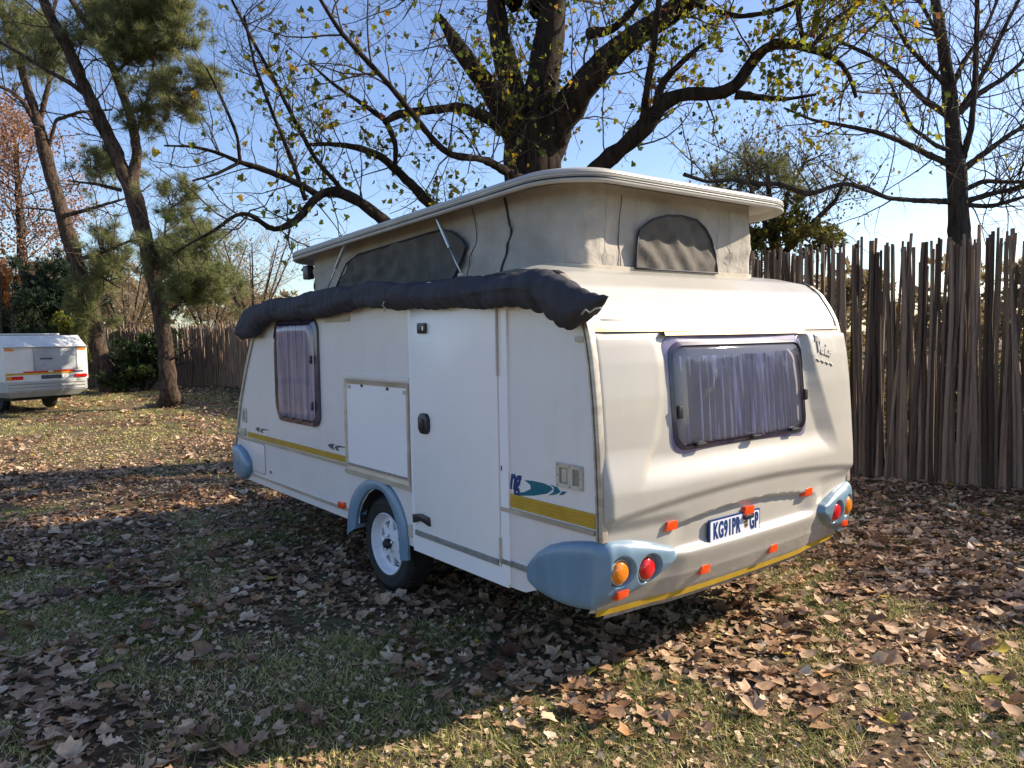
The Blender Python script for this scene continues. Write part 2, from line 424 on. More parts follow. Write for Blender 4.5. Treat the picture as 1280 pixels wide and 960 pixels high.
# leaf outlines (unit size), curled; each a fan of triangles
def leaf_template(kind, seed, nseg=1):
    r_ = random.Random(seed)
    if kind == 0:      # lobed plane leaf
        ang = [-90, -62, -40, -18, 8, 22, 42, 62, 78, 90, 102, 118, 138, 158, 172, 198, 220, 242]
        rad = [0.30, 0.62, 0.56, 0.80, 0.64, 0.60, 0.90, 0.66, 0.76, 1.0, 0.76, 0.66, 0.90, 0.60, 0.64, 0.80, 0.56, 0.62]
    elif kind == 1:    # simpler three-lobed
        ang = [-90, -45, -5, 20, 50, 72, 90, 108, 130, 160, 185, 225]
        rad = [0.35, 0.66, 0.85, 0.62, 0.80, 0.70, 0.95, 0.70, 0.80, 0.62, 0.85, 0.66]
    else:
        ang = [-90, -30, 30, 90, 150, 210]
        rad = [0.35, 0.6, 0.7, 1.0, 0.7, 0.6]
    V = [(0, 0, 0)]
    cu = r_.uniform(-0.2, 0.8); cv = r_.uniform(-0.4, 0.6); tw = r_.uniform(-0.6, 0.6)
    for a, q in zip(ang, rad):
        q *= r_.uniform(0.66, 1.12) * 0.5
        a = R(a + r_.uniform(-8, 8))
        x, y = q * math.cos(a), q * math.sin(a)
        V.append((x, y, cu * x * x * 3.0 + cv * y * y * 2.2 + tw * x * y * 2 + r_.uniform(-0.03, 0.03)))
    n = len(ang)
    F = [(0, 1 + i, 1 + (i + 1) % n) for i in range(n)]
    return np.array(V), np.array(F)
def rotmats(yaw, pitch, roll):
    cy_, sy_ = np.cos(yaw), np.sin(yaw); cp, sp = np.cos(pitch), np.sin(pitch); cr, sr = np.cos(roll), np.sin(roll)
    Rm = np.empty((len(yaw), 3, 3))
    Rm[:, 0, 0] = cy_ * cp; Rm[:, 0, 1] = cy_ * sp * sr - sy_ * cr; Rm[:, 0, 2] = cy_ * sp * cr + sy_ * sr
    Rm[:, 1, 0] = sy_ * cp; Rm[:, 1, 1] = sy_ * sp * sr + cy_ * cr; Rm[:, 1, 2] = sy_ * sp * cr - cy_ * sr
    Rm[:, 2, 0] = -sp; Rm[:, 2, 1] = cp * sr; Rm[:, 2, 2] = cp * cr
    return Rm
def leaf_mass(groups):
    """groups: list of (template V, F, positions Nx3, sizes N, rot Nx3x3, tone N) -> V, F, tone"""
    Vs, Fs, Ts = [], [], []; o = 0
    for V, F, P, S, Rm, T in groups:
        if len(P) == 0: continue
        W_ = np.einsum('nij,vj->nvi', Rm, V) * S[:, None, None] + P[:, None]
        n, k = W_.shape[:2]
        Vs.append(W_.reshape(-1, 3)); Fs.append((F[None] + (np.arange(n) * k)[:, None, None] + o).reshape(-1, F.shape[1])); Ts.append(np.repeat(T, len(F)))
        o += n * k
    return np.concatenate(Vs), np.concatenate(Fs), np.concatenate(Ts)
def density(x, y):
    d = vnoise2(x * 0.9, y * 0.9, 1) * 0.55 + vnoise2(x * 2.7 + 5, y * 2.7, 2) * 0.45
    d = d + 0.10 * (1 / (1 + np.exp(-(x - 1.2) * 1.5))) + 0.16 * (np.exp(-((x - 1.6) ** 2 + (y + 0.6) ** 2) / 3.0))
    grass = np.exp(-(((x + 0.2) / 0.9) ** 2 + ((y + 0.75) / 0.45) ** 2))      # open grass in front, beside the sunlit edge
    far_green = np.exp(-(((x + 2.0) / 5) ** 2 + ((y - 17) / 3.5) ** 2))
    g2 = np.exp(-(((x + 1.1) / 0.7) ** 2 + ((y - 1.6) / 1.3) ** 2)) * .13
    return d - 0.26 * grass - 0.10 * far_green + 0.05
groups = []
big = []
for band, (n, d0, d1, kinds, s0, s1) in enumerate([(39000, 1.0, 9.5, (0, 1, 2), 0.045, 0.138), (50000, 9.5, 36, (1, 2, 2), 0.07, 0.16)]):
    x, y, d = scatter(n, d0, d1, 0.62 if band == 0 else 0.75)
    keep = (density(x, y) > 0.365 + 0.27 * rng.random(n)) & ~inside_wheel(x, y)
    x, y, d = x[keep], y[keep], d[keep]
    kk = rng.integers(0, 15, len(x))
    for t in range(15):
        q = kk == t
        V, F = leaf_template(kinds[t % 3], 100 * band + t)
        m_ = q.sum()
        S = rng.uniform(s0, s1, m_) * rng.choice([0.5, 0.8, 1.0, 1.25], m_)
        Rm = rotmats(rng.random(m_) * 6.28, rng.normal(0, 0.20, m_), rng.normal(0, 0.20, m_))
        z = gheight(x[q], y[q]) + 0.012 + rng.random(m_) ** 2 * 0.028
        tone = np.clip(rng.beta(2.2, 2.4, m_) + 0.06 * rng.normal(size=m_), 0, 0.93); yl = rng.random(m_); tone = np.where(yl > 0.993, 1.0, np.where(yl > 0.96, 0.955, tone))
        P = np.stack([x[q], y[q], z], -1)
        if band == 0:
            app = S / d[q]
            for i in np.argsort(-app)[:20]: big.append((app[i], t, P[i], S[i], Rm[i]))
            hide = np.zeros(m_, bool); hide[np.argsort(-app)[:20]] = True
            P, S, Rm, tone = P[~hide], S[~hide], Rm[~hide], tone[~hide]
        groups.append((V, F, P, S, Rm, tone))
# crumbs of broken leaf
for t in range(3):
    n = 34000
    x, y, d = scatter(n, 1.3, 13, 0.7)
    keep = ~inside_wheel(x, y) & (density(x, y) > 0.10)
    x, y = x[keep], y[keep]; n = len(x)
    V = np.array([(-.5, -.3, 0), (.5, -.25, .06), (.35, .4, 0), (-.3, .45, .12)]) ; F = np.array([(0, 1, 2), (0, 2, 3)])
    groups.append((V, F, np.stack([x, y, gheight(x, y) + 0.006 + rng.random(n) * 0.008], -1), rng.uniform(0.008, 0.04, n), rotmats(rng.random(n) * 6.28, rng.normal(0, .35, n), rng.normal(0, .35, n)), np.clip(rng.beta(2.4, 1.6, n), 0, .93)))
V, F, T = leaf_mass(groups)
litter = fastobj('leaf_litter', V, F, M['litter'], tone=T, smooth=True)
setp(litter, 'brown and tan dry plane leaves strewn thickly over the grass', 'fallen leaves', kind='stuff')
tmpl = {}
for app, t, P, S, Rm in sorted(big, key=lambda q: -q[0])[:290]:
    if t not in tmpl:
        V, F = leaf_template((0, 1, 2)[t % 3], t)
        me = bpy.data.meshes.new('fallen_leaf'); me.from_pydata(V.tolist(), [], F.tolist()); me.materials.append(M['litter_one'])
        me.polygons.foreach_set('use_smooth', [True] * len(me.polygons)); tmpl[t] = me
    o = bpy.data.objects.new('fallen_leaf', tmpl[t])
    mm = Matrix.Identity(4)
    for a in range(3):
        for b in range(3): mm[a][b] = Rm[a][b] * S
        mm[a][3] = P[a]
    mm[2][3] += 0.006
    o.matrix_world = mm; o.parent = ground; COL.objects.link(o)
# grass blades
gs = []
for n, d0, d1, h0, h1, w in [(430000, 1.0, 7.5, 0.014, 0.042, 0.0034), (180000, 7.5, 26, 0.02, 0.05, 0.013)]:
    x, y, d = scatter(n, d0, d1, 0.62)
    g = vnoise2(x * 1.7, y * 1.7, 9) * 0.6 + vnoise2(x * 5, y * 5, 10) * 0.4 + 0.25 * np.exp(-(((x + 0.2) / 1.2) ** 2 + ((y + 0.9) / 0.7) ** 2))
    under = (x > 0.1) & (x < 2.0) & (y > 0.3) & (y < 4.4)
    keep = (g > 0.33 + 0.2 * rng.random(n)) & (density(x, y) < .60) & ~inside_wheel(x, y) & ~(under & (rng.random(n) > 0.3))
    x, y, g = x[keep], y[keep], g[keep]; n = len(x)
    h = rng.uniform(h0, h1, n); a = rng.random(n) * 6.28; ln = rng.normal(0, 1.0, (n, 2)) * h[:, None]
    z = gheight(x, y) - 0.002
    A = np.stack([x - np.cos(a) * w, y - np.sin(a) * w, z], -1); B = np.stack([x + np.cos(a) * w, y + np.sin(a) * w, z], -1)
    Cc = np.stack([x + ln[:, 0], y + ln[:, 1], z + h], -1)
    gs.append((np.stack([A, B, Cc], 1).reshape(-1, 3), np.clip(1.15 - g * 1.3 + rng.normal(0, 0.22, n), 0, 1)))
V = np.concatenate([g[0] for g in gs]); T = np.concatenate([g[1] for g in gs])
gr = fastobj('grass', V, np.arange(len(V)).reshape(-1, 3), M['grass'], tone=T)
setp(gr, 'short patchy winter grass growing between the fallen leaves', 'grass', kind='stuff')

# ------------------------------------------------------------------ stake fence
FPATH = [(6.4, -7.0), (6.64, -1.2), (6.59, 0.47), (6.25, 2.1), (6.2, 4.0), (6.15, 8), (6.2, 14), (6.3, 24.3), (5.2, 27.5), (3.2, 30.0), (0.5, 31.0), (-4.0, 31.5), (-12, 31.0)]
def fence_pts(step):
    out = []; carry = 0
    for (a, b) in zip(FPATH[:-1], FPATH[1:]):
        L = math.dist(a, b); t = carry
        while t < L: out.append((a[0] + (b[0] - a[0]) * t / L, a[1] + (b[1] - a[1]) * t / L, math.atan2(b[1] - a[1], b[0] - a[0]))); t += step
        carry = t - L
    return out
fence = empty('stake_fence', (6.3, 4.0, 0), 'tall rustic fence of closely set crooked weathered poles running behind the caravan', 'fence')
def stake_mesh(seed, seg=9, k=6):
    r_ = random.Random(seed); mb = MB(); x = y = 0.0; dx, dy = r_.gauss(0, .012), r_.gauss(0, .012); pts = []; rr = []
    r0 = 0.5
    for i in range(seg + 1):
        t = i / seg; pts.append((x, y, t)); rr.append(r0 * (1 - 0.38 * t) * r_.uniform(0.84, 1.16))
        dx += r_.gauss(0, .12); dy += r_.gauss(0, .12); dx *= .7; dy *= .7; x += dx; y += dy
    V, F = tube_arrays([(a, b, c * 40) for a, b, c in pts], rr, k)
    V[:, 2] /= 40
    return V, F, k, seg
stk = []
for s in range(14):
    V, F, k, seg = stake_mesh(s)
    me = bpy.data.meshes.new('stake')
    fs = [tuple(f) for f in F.tolist()] + [tuple(seg * k + i for i in range(k))]
    me.from_pydata(V.tolist(), [], fs); me.materials.append(M['stake']); me.polygons.foreach_set('use_smooth', [True] * len(me.polygons))
    me.set_sharp_from_angle(angle=R(50))
    stk.append((me, V, F))
rf = random.Random(5)
allst = []
for si, (x, y, a) in enumerate(fence_pts(0.0215)):
    if rf.random() < 0.025: continue
    near = y < 5
    h = rf.gauss(2.68, 0.06) if y < 9 else rf.gauss(2.15, .07)
    if rf.random() < .04: h += rf.uniform(.05, .2)
    if rf.random() < .06: h -= rf.uniform(.1, .35)
    off = (-.032, .032)[si % 2] + rf.gauss(0, .010); d = rf.choice([0.042, 0.047, 0.051, 0.055, 0.060, 0.068]) * (1.0 if near else 1.15)
    tx, ty = rf.gauss(0, .010), rf.gauss(0, .013)
    if rf.random() < .05: ty *= 5
    allst.append((x - math.sin(a) * off, y + math.cos(a) * off, a, h, d, tx, ty))
allst = [q for q in allst]
def dist(q): return math.hypot(q[0] + 2.338, q[1] + 2.336)
vis = [q for q in allst if q[1] > -0.6]
vis.sort(key=dist)
ids = set(id(q) for q in vis[:295])
SV, SF = [], []; o_ = 0
for i, q in enumerate(allst):
    x, y, a, h, d, tx, ty = q
    me, V, F = stk[rf.randrange(14)]
    mat = Matrix.Translation((x, y, float(gheight(x, y)) - 0.05)) @ Matrix.Rotation(a, 4, 'Z') @ Matrix.Rotation(ty, 4, 'Y') @ Matrix.Rotation(tx, 4, 'X') @ Matrix.Rotation(rf.random() * 6.28, 4, 'Z') @ Matrix.Diagonal((d, d, h, 1))
    if id(q) in ids:
        o = bpy.data.objects.new('stake', me); o.parent = fence
        o.matrix_world = Matrix.Translation(-fence.location) @ mat
        COL.objects.link(o)
    else:
        A = np.array(mat); W_ = V @ A[:3, :3].T + A[:3, 3]
        SV.append(W_); SF.append(F + o_); o_ += len(V)
fastobj('stakes_beyond', np.concatenate(SV), np.concatenate(SF), M['stake'], parent=fence, smooth=True, kind='stuff')
for zz in (0.55, 1.25, 1.95):
    pts = [(x + 0.05, y, zz + 0.02 * math.sin(i * .7)) for i, (x, y, a) in enumerate(fence_pts(0.9))]
    obj('wire', MB().tube(pts, 0.006, 4), M['aludark'], fence)

# ------------------------------------------------------------------ main caravan
#REARFN
def sstep(a, b, x):
    t = (x - a) / (b - a); t = 0.0 if t < 0 else 1.0 if t > 1 else t
    return t * t * (3 - 2 * t)
def lint(x, xs, ys):
    if x <= xs[0]: return ys[0]
    for i in range(1, len(xs)):
        if x <= xs[i]: return ys[i - 1] + (ys[i] - ys[i - 1]) * (x - xs[i - 1]) / (xs[i] - xs[i - 1])
    return ys[-1]
PZ = [.38, .42, .50, .60, .73, .95, 1.155, 1.365, 1.52, 1.60, 1.66, 1.72, 1.79, 1.875, 1.945, 1.978, 2.0]
PY = [.085, .06, .02, -.005, -.01, -.006, .003, .018, .036, .050, .064, .083, .122, .181, .273, .400, .550]
def rear_prof(z): return lint(z, PZ, PY)
def rear_out(x, z):
    """how far the moulded rear shell stands out from its plain profile"""
    u = (x - 1.05) / 1.05
    o = 0.055 * (1 - abs(u) ** 2.4) * sstep(1.95, 1.6, z)
    e = min(x, 2.1 - x)
    o -= 0.012 * (1 - sstep(0.0, 0.022, e)) * sstep(1.95, 1.7, z)
    if z < 1.69 and z > 0.38:
        top = 1 - sstep(1.63, 1.655, z)
        xl = lint(z, [.80, .87, 1.0, 1.17, 1.35, 1.5, 1.65], [-.02, .06, .20, .31, .365, .38, .36])
        wl = 1 - max(0.0, min(1.0, (x - xl + .01) / .05))
        xr = lint(z, [.88, 1.04, 1.21, 1.37, 1.53, 1.65], [1.93, 1.85, 1.765, 1.69, 1.63, 1.605])
        wd = lint(z, [.88, 1.04, 1.21, 1.37, 1.55, 1.65], [.06, .14, .14, .10, .05, .02]); wr = max(0.0, min(1.0, (x - xr + wd) / wd))
        cen = 0.044 * sstep(1.10, 0.935, z)
        wing = 0.010 + 0.034 * sstep(1.15, .93, z)
        wingr = 0.040 + 0.004 * sstep(1.15, .93, z)
        f = cen * (1 - wl) * (1 - wr) + wing * wl + wingr * wr
        zs = 0.925 - 0.075 * u * u
        f -= 0.020 * sstep(zs, zs - 0.05, z) + 0.010 * sstep(zs - .03, zs - 0.16, z)
        ua = (x - 0.97) / 0.72
        if abs(ua) < 1:
            za = 0.800 - 0.075 * ua * ua
            m_ = sstep(1.0, 0.72, abs(ua))
            f -= 0.030 * m_ * sstep(za, za - 0.014, z) * (1 - sstep(0.640, 0.612, z))
        f += 0.008 * sstep(.66, .62, z) * (1 - sstep(.60, .50, z))
        if z < .83: f *= 1 - (1 - sstep(.34, .52, e)) * sstep(.83, .76, z)
        o += f * top
    return o
def rear_y(x, z): return rear_prof(z) - rear_out(x, z)
#ENDREARFN
def RS(p, off=0.0): return (p[0], rear_y(p[0], p[1]) - off, p[1])
def SS(p, off=0.0): return (-off, p[0], p[1])

cv = empty('caravan', (1.05, 2.0, 0), 'large cream and white caravan with its canvas pop top raised, parked on fallen leaves', 'caravan')
# side outline (y, z)
prof_pts = [(rear_prof(z), z - .035 * sstep(1.92, 2.0, z)) for z in np.linspace(.45, 2.0, 60)]
outline = prof_pts + [(.7, 1.960), (.9, 1.945), (1.4, 1.925), (2.5, 1.93), (3.55, 1.96), (3.85, 1.945), (4.02, 1.86), (4.12, 1.76), (4.236,1.629), (4.4,1.403), (4.578,1.109), (4.698,0.806), (4.76, .70), (4.77, .58), (4.74, .46), (4.70, .40)]
arch = [(2.30, .395), (2.30, .46), (2.25, .54), (2.16, .625), (2.06, .672), (1.95, .685), (1.85, .665), (1.76, .605), (1.69, .51), (1.66, .42), (1.65, .385)]
side_poly = outline + arch + [(1.2, .38), (.6, .375), (.53, .378), (.45, .41), (.40, .44), (.25, .45)]
outl = outline
mb = MB()
nn = len(side_poly)
for x in (0.0, 2.1):
    mb.add([(x, y, z) for y, z in side_poly], [tuple(range(nn))])
side_o = obj('side_wall', MB().add([(0, y, z) for y, z in side_poly], [tuple(range(nn))]), M['side'], cv)
obj('side_wall', MB().add([(2.1, y, z) for y, z in side_poly], [tuple(range(nn))]), M['side'], cv)
# roof deck, front shell
front = [(y, z) for y, z in outline if y > .5 or False]
i0 = len(prof_pts) - 1
strip = outline[i0:]
# front bows forward slightly across the width
P = []
for (y, z) in strip:
    row = []
    for i in range(29):
        x = 0.001 + 2.098 * (i / 28 * .2 if i < 4 else 1 - (28 - i) / 28 * .2 if i > 24 else (i - 3) / 22 * .96 + .02); u = (x - 1.05) / 1.05
        b_ = 0.06 * (1 - u * u) * sstep(2.0, 1.6, z)
        e_ = min(x, 2.1 - x); row.append((x, y + b_, z + .03 * (1 - (1 - min(1, e_ / .15)) ** 2) * sstep(.6, .9, y) * sstep(4.0, 3.7, y)))
    P.append(row)
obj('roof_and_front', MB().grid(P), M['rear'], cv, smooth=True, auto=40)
obj('floor_pan', MB().box(.02, 2.08, .14, 1.62, .40, .44).box(.02, 2.08, 2.36, 4.6, .40, .44).box(.36, 1.74, 1.62, 2.36, .40, .44), M['underbody'], cv)
mb = MB(); [mb.box(x, x + .06, .2, 4.5, .30, .40) for x in (.45, 1.6)]; mb.box(.18, 1.92, 1.93, 2.01, .28, .34); mb.box(.45, 1.66, .22, .3, .30, .38)
obj('chassis', mb, M['underbody'], cv)
mb = MB(); mb.box(1.0, 1.1, 4.5, 5.9, .38, .46)
obj('drawbar', mb, M['underbody'], cv)
# rear shell
zs_ = list(np.linspace(.395, 1.69, 150)) + [z for z in PZ if z > 1.7] 
zs_ = list(np.linspace(.395, 1.70, 150)) + list(np.linspace(1.71, 1.93, 22)) + list(np.linspace(1.935, 2.0, 12))
xs_ = list(np.linspace(0.0, .06, 6)) + list(np.linspace(.07, 2.03, 150)) + list(np.linspace(2.04, 2.1, 6))
def ez(x, z): return z - .035 * sstep(1.92, 2.0, z) * (1 - min(1, min(x, 2.1 - x) / .15)) ** 2
P = [[(0.0, rear_prof(z) + .006, ez(0, z))] + [(x + (.001 if x == 0 else 0), rear_y(x, z), ez(x, z)) for x in xs_[:-1]] + [(2.099, rear_y(2.1, z), ez(2.1, z)), (2.1, rear_prof(z) + .006, ez(2.1, z))] for z in zs_]
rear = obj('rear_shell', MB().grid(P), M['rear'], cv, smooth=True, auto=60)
def on_rear(name, poly, t, mat, parent=None, smooth=False, label=None, bevel=0, back=.012):
    return obj(name, MB().prism([RS(p, t) for p in poly], [RS(p, -back) for p in poly]), mat, parent or cv, smooth, label, bevel)
def on_side(name, poly, t, mat, parent=None, smooth=False, label=None, bevel=0, back=.004):
    return obj(name, MB().prism([SS(p, t) for p in poly], [SS(p, -back) for p in poly]), mat, parent or cv, smooth, label, bevel)
def srect(y0, z0, y1, z1): return [(y0, z0), (y1, z0), (y1, z1), (y0, z1)]
# seams and rails on the rear
def rear_band(z0, z1, t, x0=0.01, x1=2.09, n=24):
    mb = MB(); Pf = []
    for z, tt in ((z0, -.01), (z0, t), (z1, t), (z1, -.01)): Pf.append([RS((x0 + (x1 - x0) * i / n, z), tt) for i in range(n + 1)])
    return mb.grid(Pf)
obj('seam', rear_band(1.712, 1.718, .0015), M['black'], cv, smooth=True, auto=30)
obj('trim_rail', rear_band(1.661, 1.677, .011), M['goldrail'], cv, smooth=True, auto=30)
obj('trim_rail', rear_band(1.656, 1.661, .006), M['black'], cv, smooth=True, auto=30)
obj('window_gutter', rear_band(1.640, 1.656, .030, .42, 1.60), M['goldrail'], cv, smooth=True, auto=30)
# corner rails follow the outline
for xx, s in ((0.0, -1), (2.1, 1)):
    for pts in ([(y, z) for y, z in prof_pts if .72 < z < 1.93], [(y, z) for y, z in prof_pts if z > 1.88] + [(.7, 1.960), (.9, 1.945)], [(3.85, 1.965), (4.02, 1.86), (4.12, 1.76), (4.236,1.629), (4.4,1.403), (4.578,1.109), (4.698,0.806), (4.76, .70)]):
        A = np.array(pts); T = np.gradient(A, axis=0); T /= np.linalg.norm(T, axis=1, keepdims=True); N = np.stack([-T[:, 1], T[:, 0]], -1)
        topbit = 1.8 < pts[0][1] < 1.94
        for nm, prof_ in (('corner_rail', ((-.012, 0.012), (.008, .012), (.010, .004), (.010, -.022), (.0, -.026))), ('awning_track', ((-.03, 0.003), (-.03, 0.014), (-.02, .015), (-.02, .003)))):
            rows = [[(xx + s * x_, y + n_ * q[0], z + n_ * q[1]) for (y, z), q in zip(pts, N)] for (n_, x_) in prof_]
            obj('roof_edge_rubber' if topbit else nm, MB().grid(rows), M['black'] if topbit else M['alu'], cv, smooth=True, auto=30)
# ---- rear window
def ring_on(surf, outer, inner, t0, t1, back):
    mb = MB(); n = len(outer)
    rows = [[surf(p, -back) for p in outer], [surf(p, t0) for p in outer], [surf(p, t1) for p in inner], [surf(p, -back) for p in inner]]
    rows = [r + [r[0]] for r in rows]
    return mb.grid(rows)
def flat_rear(y0, tilt, bx=1.05):
    def f(p, off=0.0): return (p[0], y0 + (p[1] - 1.35) * tilt - off - 0.035 * (1 - ((p[0] - bx) / .7) ** 2), p[1])
    return f
WR = flat_rear(0.020, 0.085)
wx0, wx1, wz0, wz1 = 0.405, 1.585, 1.068, 1.640
def shrink(poly, d):
    cxm = (min(p[0] for p in poly) + max(p[0] for p in poly)) / 2; czm = (min(p[1] for p in poly) + max(p[1] for p in poly)) / 2
    hw = (max(p[0] for p in poly) - min(p[0] for p in poly)) / 2; hh = (max(p[1] for p in poly) - min(p[1] for p in poly)) / 2
    return [(cxm + (p[0] - cxm) * (hw - d) / hw, czm + (p[1] - czm) * (hh - d) / hh) for p in poly]
def tapered(poly): # window is wider at its foot
    return [(p[0] + (-.0 if p[0] < 1.05 else .0) , p[1]) for p in poly]
W0 = rrect(wx0, wz0, wx1, wz1, .085, 7)
obj('window_frame', ring_on(WR, W0, shrink(W0, .030), .026, .036, .03), M['wframe'], cv, smooth=True, auto=50)
wn_ = bpy.data.objects['window_frame']
obj('window_rim', ring_on(WR, shrink(W0, .030), shrink(W0, .048), .040, .050, .0), M['wframe2'], wn_, smooth=True, auto=50)
# pane bulges and its edge rolls back
def pane_grid(surf, poly, levels):
    mb = MB(); rows = []
    for d, o in levels: r = [surf(p, o) for p in shrink(poly, d)]; rows.append(r + [r[0]])
    mb.grid(rows); o0 = len(mb.v); n = len(poly)
    base = o0 - (n + 1)
    mb.f.append(tuple(range(base, base + n))); return mb
obj('window_pane', pane_grid(WR, W0, [(.045, .030), (.055, .046), (.070, .054), (.10, .056), (.14, .058)]), M['pane'], wn_, smooth=True)
# dark backing and pleated curtain
obj('dark_interior', MB().add([WR(p, .004) for p in shrink(W0, .01)], [tuple(range(len(W0)))]), M['blackwell'], wn_)
def curtain(surf, x0, x1, z0, z1, n, seed, amp=.011, skew=0.0):
    rows = []; r_ = random.Random(seed); ph = [r_.uniform(0, 6) for _ in range(5)]
    for j in range(9):
        z = z1 + (z0 - z1) * j / 8; row = []
        for i in range(n + 1):
            t = i / n; x = x0 + (x1 - x0) * t + skew * (1 - j / 8) * (t - .5) * .3
            s = math.sin(t * 61 + ph[0] + .5 * math.sin(j * .5 + t * 9)) + .7 * math.sin(t * 103 + ph[1] + .3 * j) + .5 * math.sin(t * 27 + ph[2])
            row.append(surf((x, z), .022 + amp * .5 * s))
        rows.append(row)
    return MB().grid(rows)
obj('curtain', curtain(WR, wx0 + .07, 1.02, wz0 + .055, wz1 - .10, 130, 1), M['curtain'], wn_, smooth=True)
obj('curtain', curtain(WR, 1.04, 1.42, wz0 + .05, wz1 - .10, 90, 2), M['curtain'], wn_, smooth=True)
for px, pz in ((.60, wz0 + .052), (1.03, wz0 + .05), (1.40, wz0 + .052)):
    c = WR((px, pz), .05); obj('latch', MB().box(c[0] - .035, c[0] + .035, c[1] - .012, c[1] + .012, c[2] - .012, c[2] + .008), M['black'], wn_, bevel=.004)
for px, pz in ((.475, 1.28), (1.545, 1.30)):
    c = WR((px, pz), .05); obj('catch', MB().box(c[0] - .014, c[0] + .014, c[1] - .01, c[1] + .012, c[2] - .03, c[2] + .03), M['black'], wn_, bevel=.004)
# ---- text helper
def text_mesh(txt, surf, o2, size, sx=1.0, shear=0.0, depth=.002, bold=0.0, space=1.0, name='lettering', mat=None, parent=None, flip=False, base_off=0.0, rot=0.0, **kw):
    cu = bpy.data.curves.new(name, 'FONT'); cu.body = txt; cu.size = size; cu.shear = shear; cu.offset = bold; cu.space_character = space
    cu.extrude = depth; cu.resolution_u = 4; cu.align_x = 'CENTER'; cu.align_y = 'CENTER'
    tmp = bpy.data.objects.new('tmp', cu); COL.objects.link(tmp)
    dg = bpy.context.evaluated_depsgraph_get(); me = bpy.data.meshes.new_from_object(tmp.evaluated_get(dg))
    bpy.data.objects.remove(tmp); mb = MB()
    vs = []
    for v in me.vertices:
        a, b, c = v.co.x * sx, v.co.y, v.co.z
        a, b = a * math.cos(rot) - b * math.sin(rot), a * math.sin(rot) + b * math.cos(rot)
        vs.append(surf((o2[0] + (-a if flip else a), o2[1] + b), base_off + (c + depth)))
    mb.add(vs, [tuple(p.vertices) for p in me.polygons])
    bpy.data.meshes.remove(me)
    return obj(name, mb, mat, parent or cv, **kw)
# ---- emblem pressed into the rear shell
lg = (1.734,1.548)
text_mesh('Venice', RS, (lg[0] + .028, lg[1] - .003), .092, .76, .15, .004, .0025, name='emblem', mat=M['rear'], base_off=-.0005, rot=-.22, space=.86)
text_mesh('The', RS, (lg[0] - .030, lg[1] + .060), .05, .9, .25, .004, .002, name='emblem', mat=M['rear'], base_off=-.0005, rot=-.1)
for k in range(4):
    cxk, czk = lg[0] - .055 + k * .052, lg[1] - .062 - k * .010
    pts = [RS((cxk + .045 * (i / 6 - .5), czk + .007 * math.sin(i / 6 * 6.28)), .002) for i in range(7)]
    obj('emblem_wave', MB().tube(pts, [.002, .004, .006, .006, .006, .004, .002], 6), M['rear'], cv, smooth=True)
# ---- number plate
def plane4(tl, tr, br, bl, yb):
    pass
pz0, pz1 = .600, .722
pc = (0.888,0.675)
plw, plh = .213, .060
PYB = min(rear_y(pc[0] - plw, pc[1]), rear_y(pc[0] + plw, pc[1]), rear_y(pc[0], pc[1] + .04), rear_y(pc[0], pc[1] - .04)) - .004
def PL(p, off=0.0): return (p[0], PYB - off, p[1])
def on_surf(name, surf, poly, t, mat, parent=None, back=.004, bevel=0, smooth=False, label=None):
    return obj(name, MB().prism([surf(p, t) for p in poly], [surf(p, -back) for p in poly]), mat, parent or cv, smooth, label, bevel)
npl = on_surf('number_plate', PL, rrect(pc[0] - plw, pc[1] - plh, pc[0] + plw, pc[1] + plh, .012, 3), .006, M['navy'])
on_surf('plate_face', PL, rrect(pc[0] - plw + .009, pc[1] - plh + .009, pc[0] + plw - .009, pc[1] + plh - .009, .008, 3), .008, M['whiteplate'], npl, back=-.005)
text_mesh('KG91PR', PL, (pc[0] - .073, pc[1] - .002), .112, .50, 0, .001, .0035, space=1.16, name='plate_lettering', mat=M['navy'], parent=npl, base_off=.008)
text_mesh('GP', PL, (pc[0] + .156, pc[1] - .002), .112, .50, 0, .001, .0035, space=1.16, name='plate_lettering', mat=M['navy'], parent=npl, base_off=.008)
cr = MB()
for a_, b_, w_, h_ in ((0, -.012, .016, .004), (-.010, .0, .004, .012), (0, .002, .005, .018), (.010, .0, .004, .012), (0, -.020, .010, .003)):
    cr.add([PL((pc[0] + .088 + a_ + s_ * w_ , pc[1] + b_ + q_ * h_), .0095) for s_, q_ in ((-1, -1), (1, -1), (1, 1), (-1, 1))], [(0, 1, 2, 3)])
M['crest'] = vary('plate_crest_print', (0.20, 0.12, 0.04), (0.35, 0.20, 0.05), 60, .5)
obj('plate_crest', cr, M['crest'], npl)
lc = (0.982,0.706)
obj('plate_lamp', MB().box(lc[0] - .035, lc[0] + .035, rear_y(lc[0], lc[1]) - .035, rear_y(lc[0], lc[1]) + .01, lc[1] - .010, lc[1] + .012), M['black'], cv, bevel=.006)
# ---- reflectors on the rear
def reflector(px, w, h, dz=0, sk=.010):
    c = px; y = rear_y(c[0], c[1])
    mb = MB(); hw, hh = w / 2, h / 2
    yf = min(rear_y(c[0] + a, c[1] + b) for a in (-hw, 0, hw) for b in (-hh, hh)) - .002 - dz
    fr = [(c[0] - hw + .004 - sk, yf, c[1] - hh), (c[0] + hw, yf, c[1] - hh), (c[0] + hw + .004, yf, c[1] + hh), (c[0] - hw + .010, yf, c[1] + hh)]
    bk = [(p[0] + (-.004 if i in (0, 3) else .004), yf + .05, p[2]) for i, p in enumerate(fr)]
    return obj('reflector', mb.prism(fr, bk), M['orange'], cv, bevel=.002)
reflector((0.4,0.756), .075, .042)
reflector((1.553,0.754), .075, .042)
reflector((0.995,0.738), .080, .040, .022)
reflector((0.663,0.494), .070, .040)
reflector((1.246,0.488), .070, .040)
